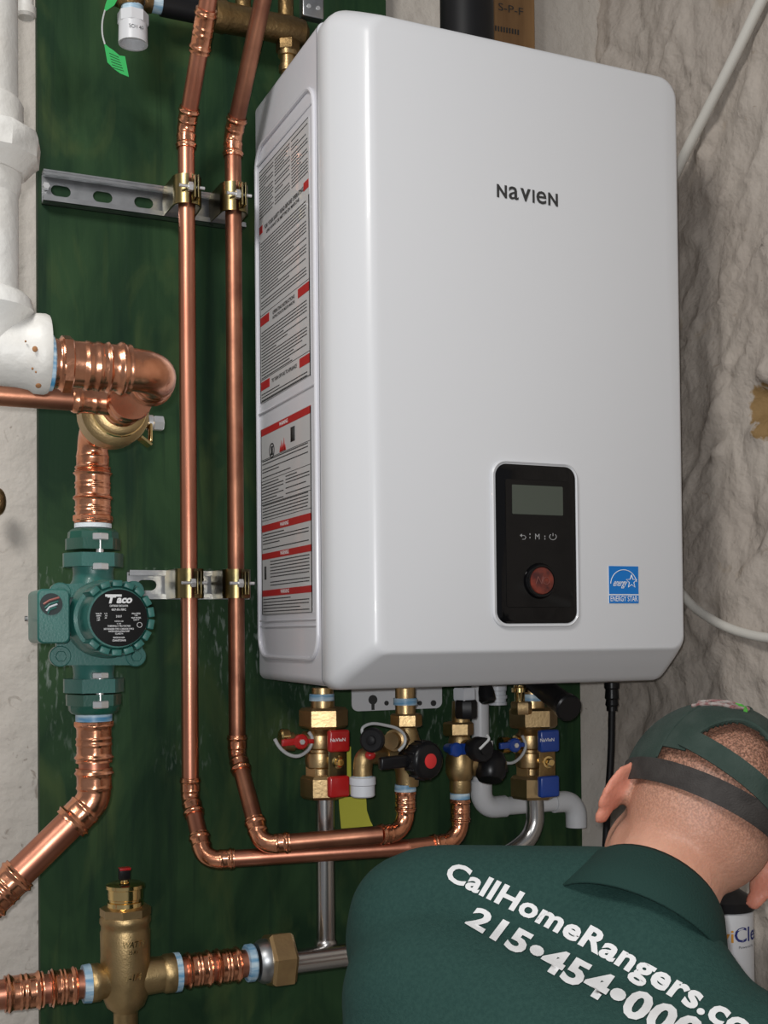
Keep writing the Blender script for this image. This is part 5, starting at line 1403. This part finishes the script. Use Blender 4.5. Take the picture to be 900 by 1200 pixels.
for a_, c_ in edges: fs.append((c_, a_, base + a_, base + c_))
b.add(vs, fs); cap_ = b.build('cap', m_cap, person, smooth=70)
# stitched piping round the opening, seams, button
b = B(); pts = []
for i in range(25):
    a = PI * (.12 + .82 * i / 24); dph = math.cos(a); dt = math.sin(a)
    pts.append(cap_pt(R(98) - R(47) * dt, R(101) + R(34) * dph, 1.008))
b.sweep(pts, .0024, 8); b.build('opening_binding', m_cap, cap_)
for ph in (33, 150, 210, 270, 330):
    b = B(); b.sweep([cap_pt(R(3 + 93 * i / 12), R(ph), 1.003) for i in range(13)], .0011, 6); b.build('seam', m_cap, cap_)
B().ball(cap_pt(0, 0, 1.01), .007, .007, .004, HAX).build('button', m_cap, cap_)
def band(name, m, par, ph0, ph1, th_a, th_b, k, thick=.018, n=30, tilt=0.0, round_end=False):
    vs = []; fs = []
    for i in range(n + 1):
        f = i / n; ph = R(ph0 + (ph1 - ph0) * f); dt = R(tilt) * (f - .5)
        sh = 0
        if round_end and f > .93: sh = R(1.8) * ((f - .93) / .07) ** 2
        for kk in (k, k + thick):
            for th in (R(th_a) + dt + sh, R(th_b) + dt - sh): vs.append(cap_pt(th, ph, kk))
    for i in range(n):
        a = 4 * i; c = a + 4
        fs += [(a, a + 1, c + 1, c), (a + 2, c + 2, c + 3, a + 3), (a, c, c + 2, a + 2), (a + 1, a + 3, c + 3, c + 1)]
    fs += [(0, 2, 3, 1), (4 * n, 4 * n + 1, 4 * n + 3, 4 * n + 2)]
    return B().add(vs, fs).build(name, m, par)
band('adjuster_strap', m_cap, cap_, 138, 64, 80, 93, 1.012, .02, tilt=14, round_end=True)
band('elastic_band', m_strap, person, 200, -20, 97, 111, .99, .03, n=60)
# visor at the front
b = B(); vs = []; fs = []; nA, nB = 24, 8
for j in range(nB + 1):
    for i in range(nA + 1):
        a = R(200 + 140 * i / nA); f = j / nB; ext = .07 * math.sin(PI * i / nA) ** .6 * f
        p = capc + HXv * ((RX + ext * .3) * math.cos(a)) + HZ * ((RZ) * math.sin(a) - ext) + HY * (-.004 - .012 * f - .02 * (math.cos(a)) ** 2 * f)
        vs.append(p)
m0 = len(vs); vs += [p - HY * .003 for p in vs]
for j in range(nB):
    for i in range(nA):
        a = j * (nA + 1) + i; q = (a, a + 1, a + nA + 2, a + nA + 1); fs.append(q); fs.append(tuple(m0 + x_ for x_ in reversed(q)))
b.add(vs, fs).build('visor', m_cap, cap_)
# embroidered emblem near the crown
m_em = mat('pale embroidery', (0.30, 0.28, 0.26), .8, color2=(0.16, 0.05, 0.05), noise_scale=150)
m_emg = mat('green embroidery', (0.06, 0.30, 0.03), .8)
def emb(name, pts, r, m):
    B().sweep([cap_pt(R(a), R(c), 1.012) for a, c in pts], r, 6).build(name, m, cap_)
import itertools
for nm, pts, mm2 in (('emblem_outline', [(42, 160), (36, 150), (31, 136), (30, 118), (33, 108)], m_em), ('emblem_outline', [(50, 156), (45, 146), (41, 134), (40, 122), (33, 108)], m_em),
                     ('emblem_figure', [(47, 154), (42, 150), (44, 142), (37, 138), (40, 130), (34, 126), (37, 120)], m_em), ('emblem_accent', [(36, 118), (33, 112), (38, 110)], m_emg), ('emblem_accent', [(33, 124), (31, 117), (35, 113)], m_emg)):
    emb(nm, pts, .0022, mm2)
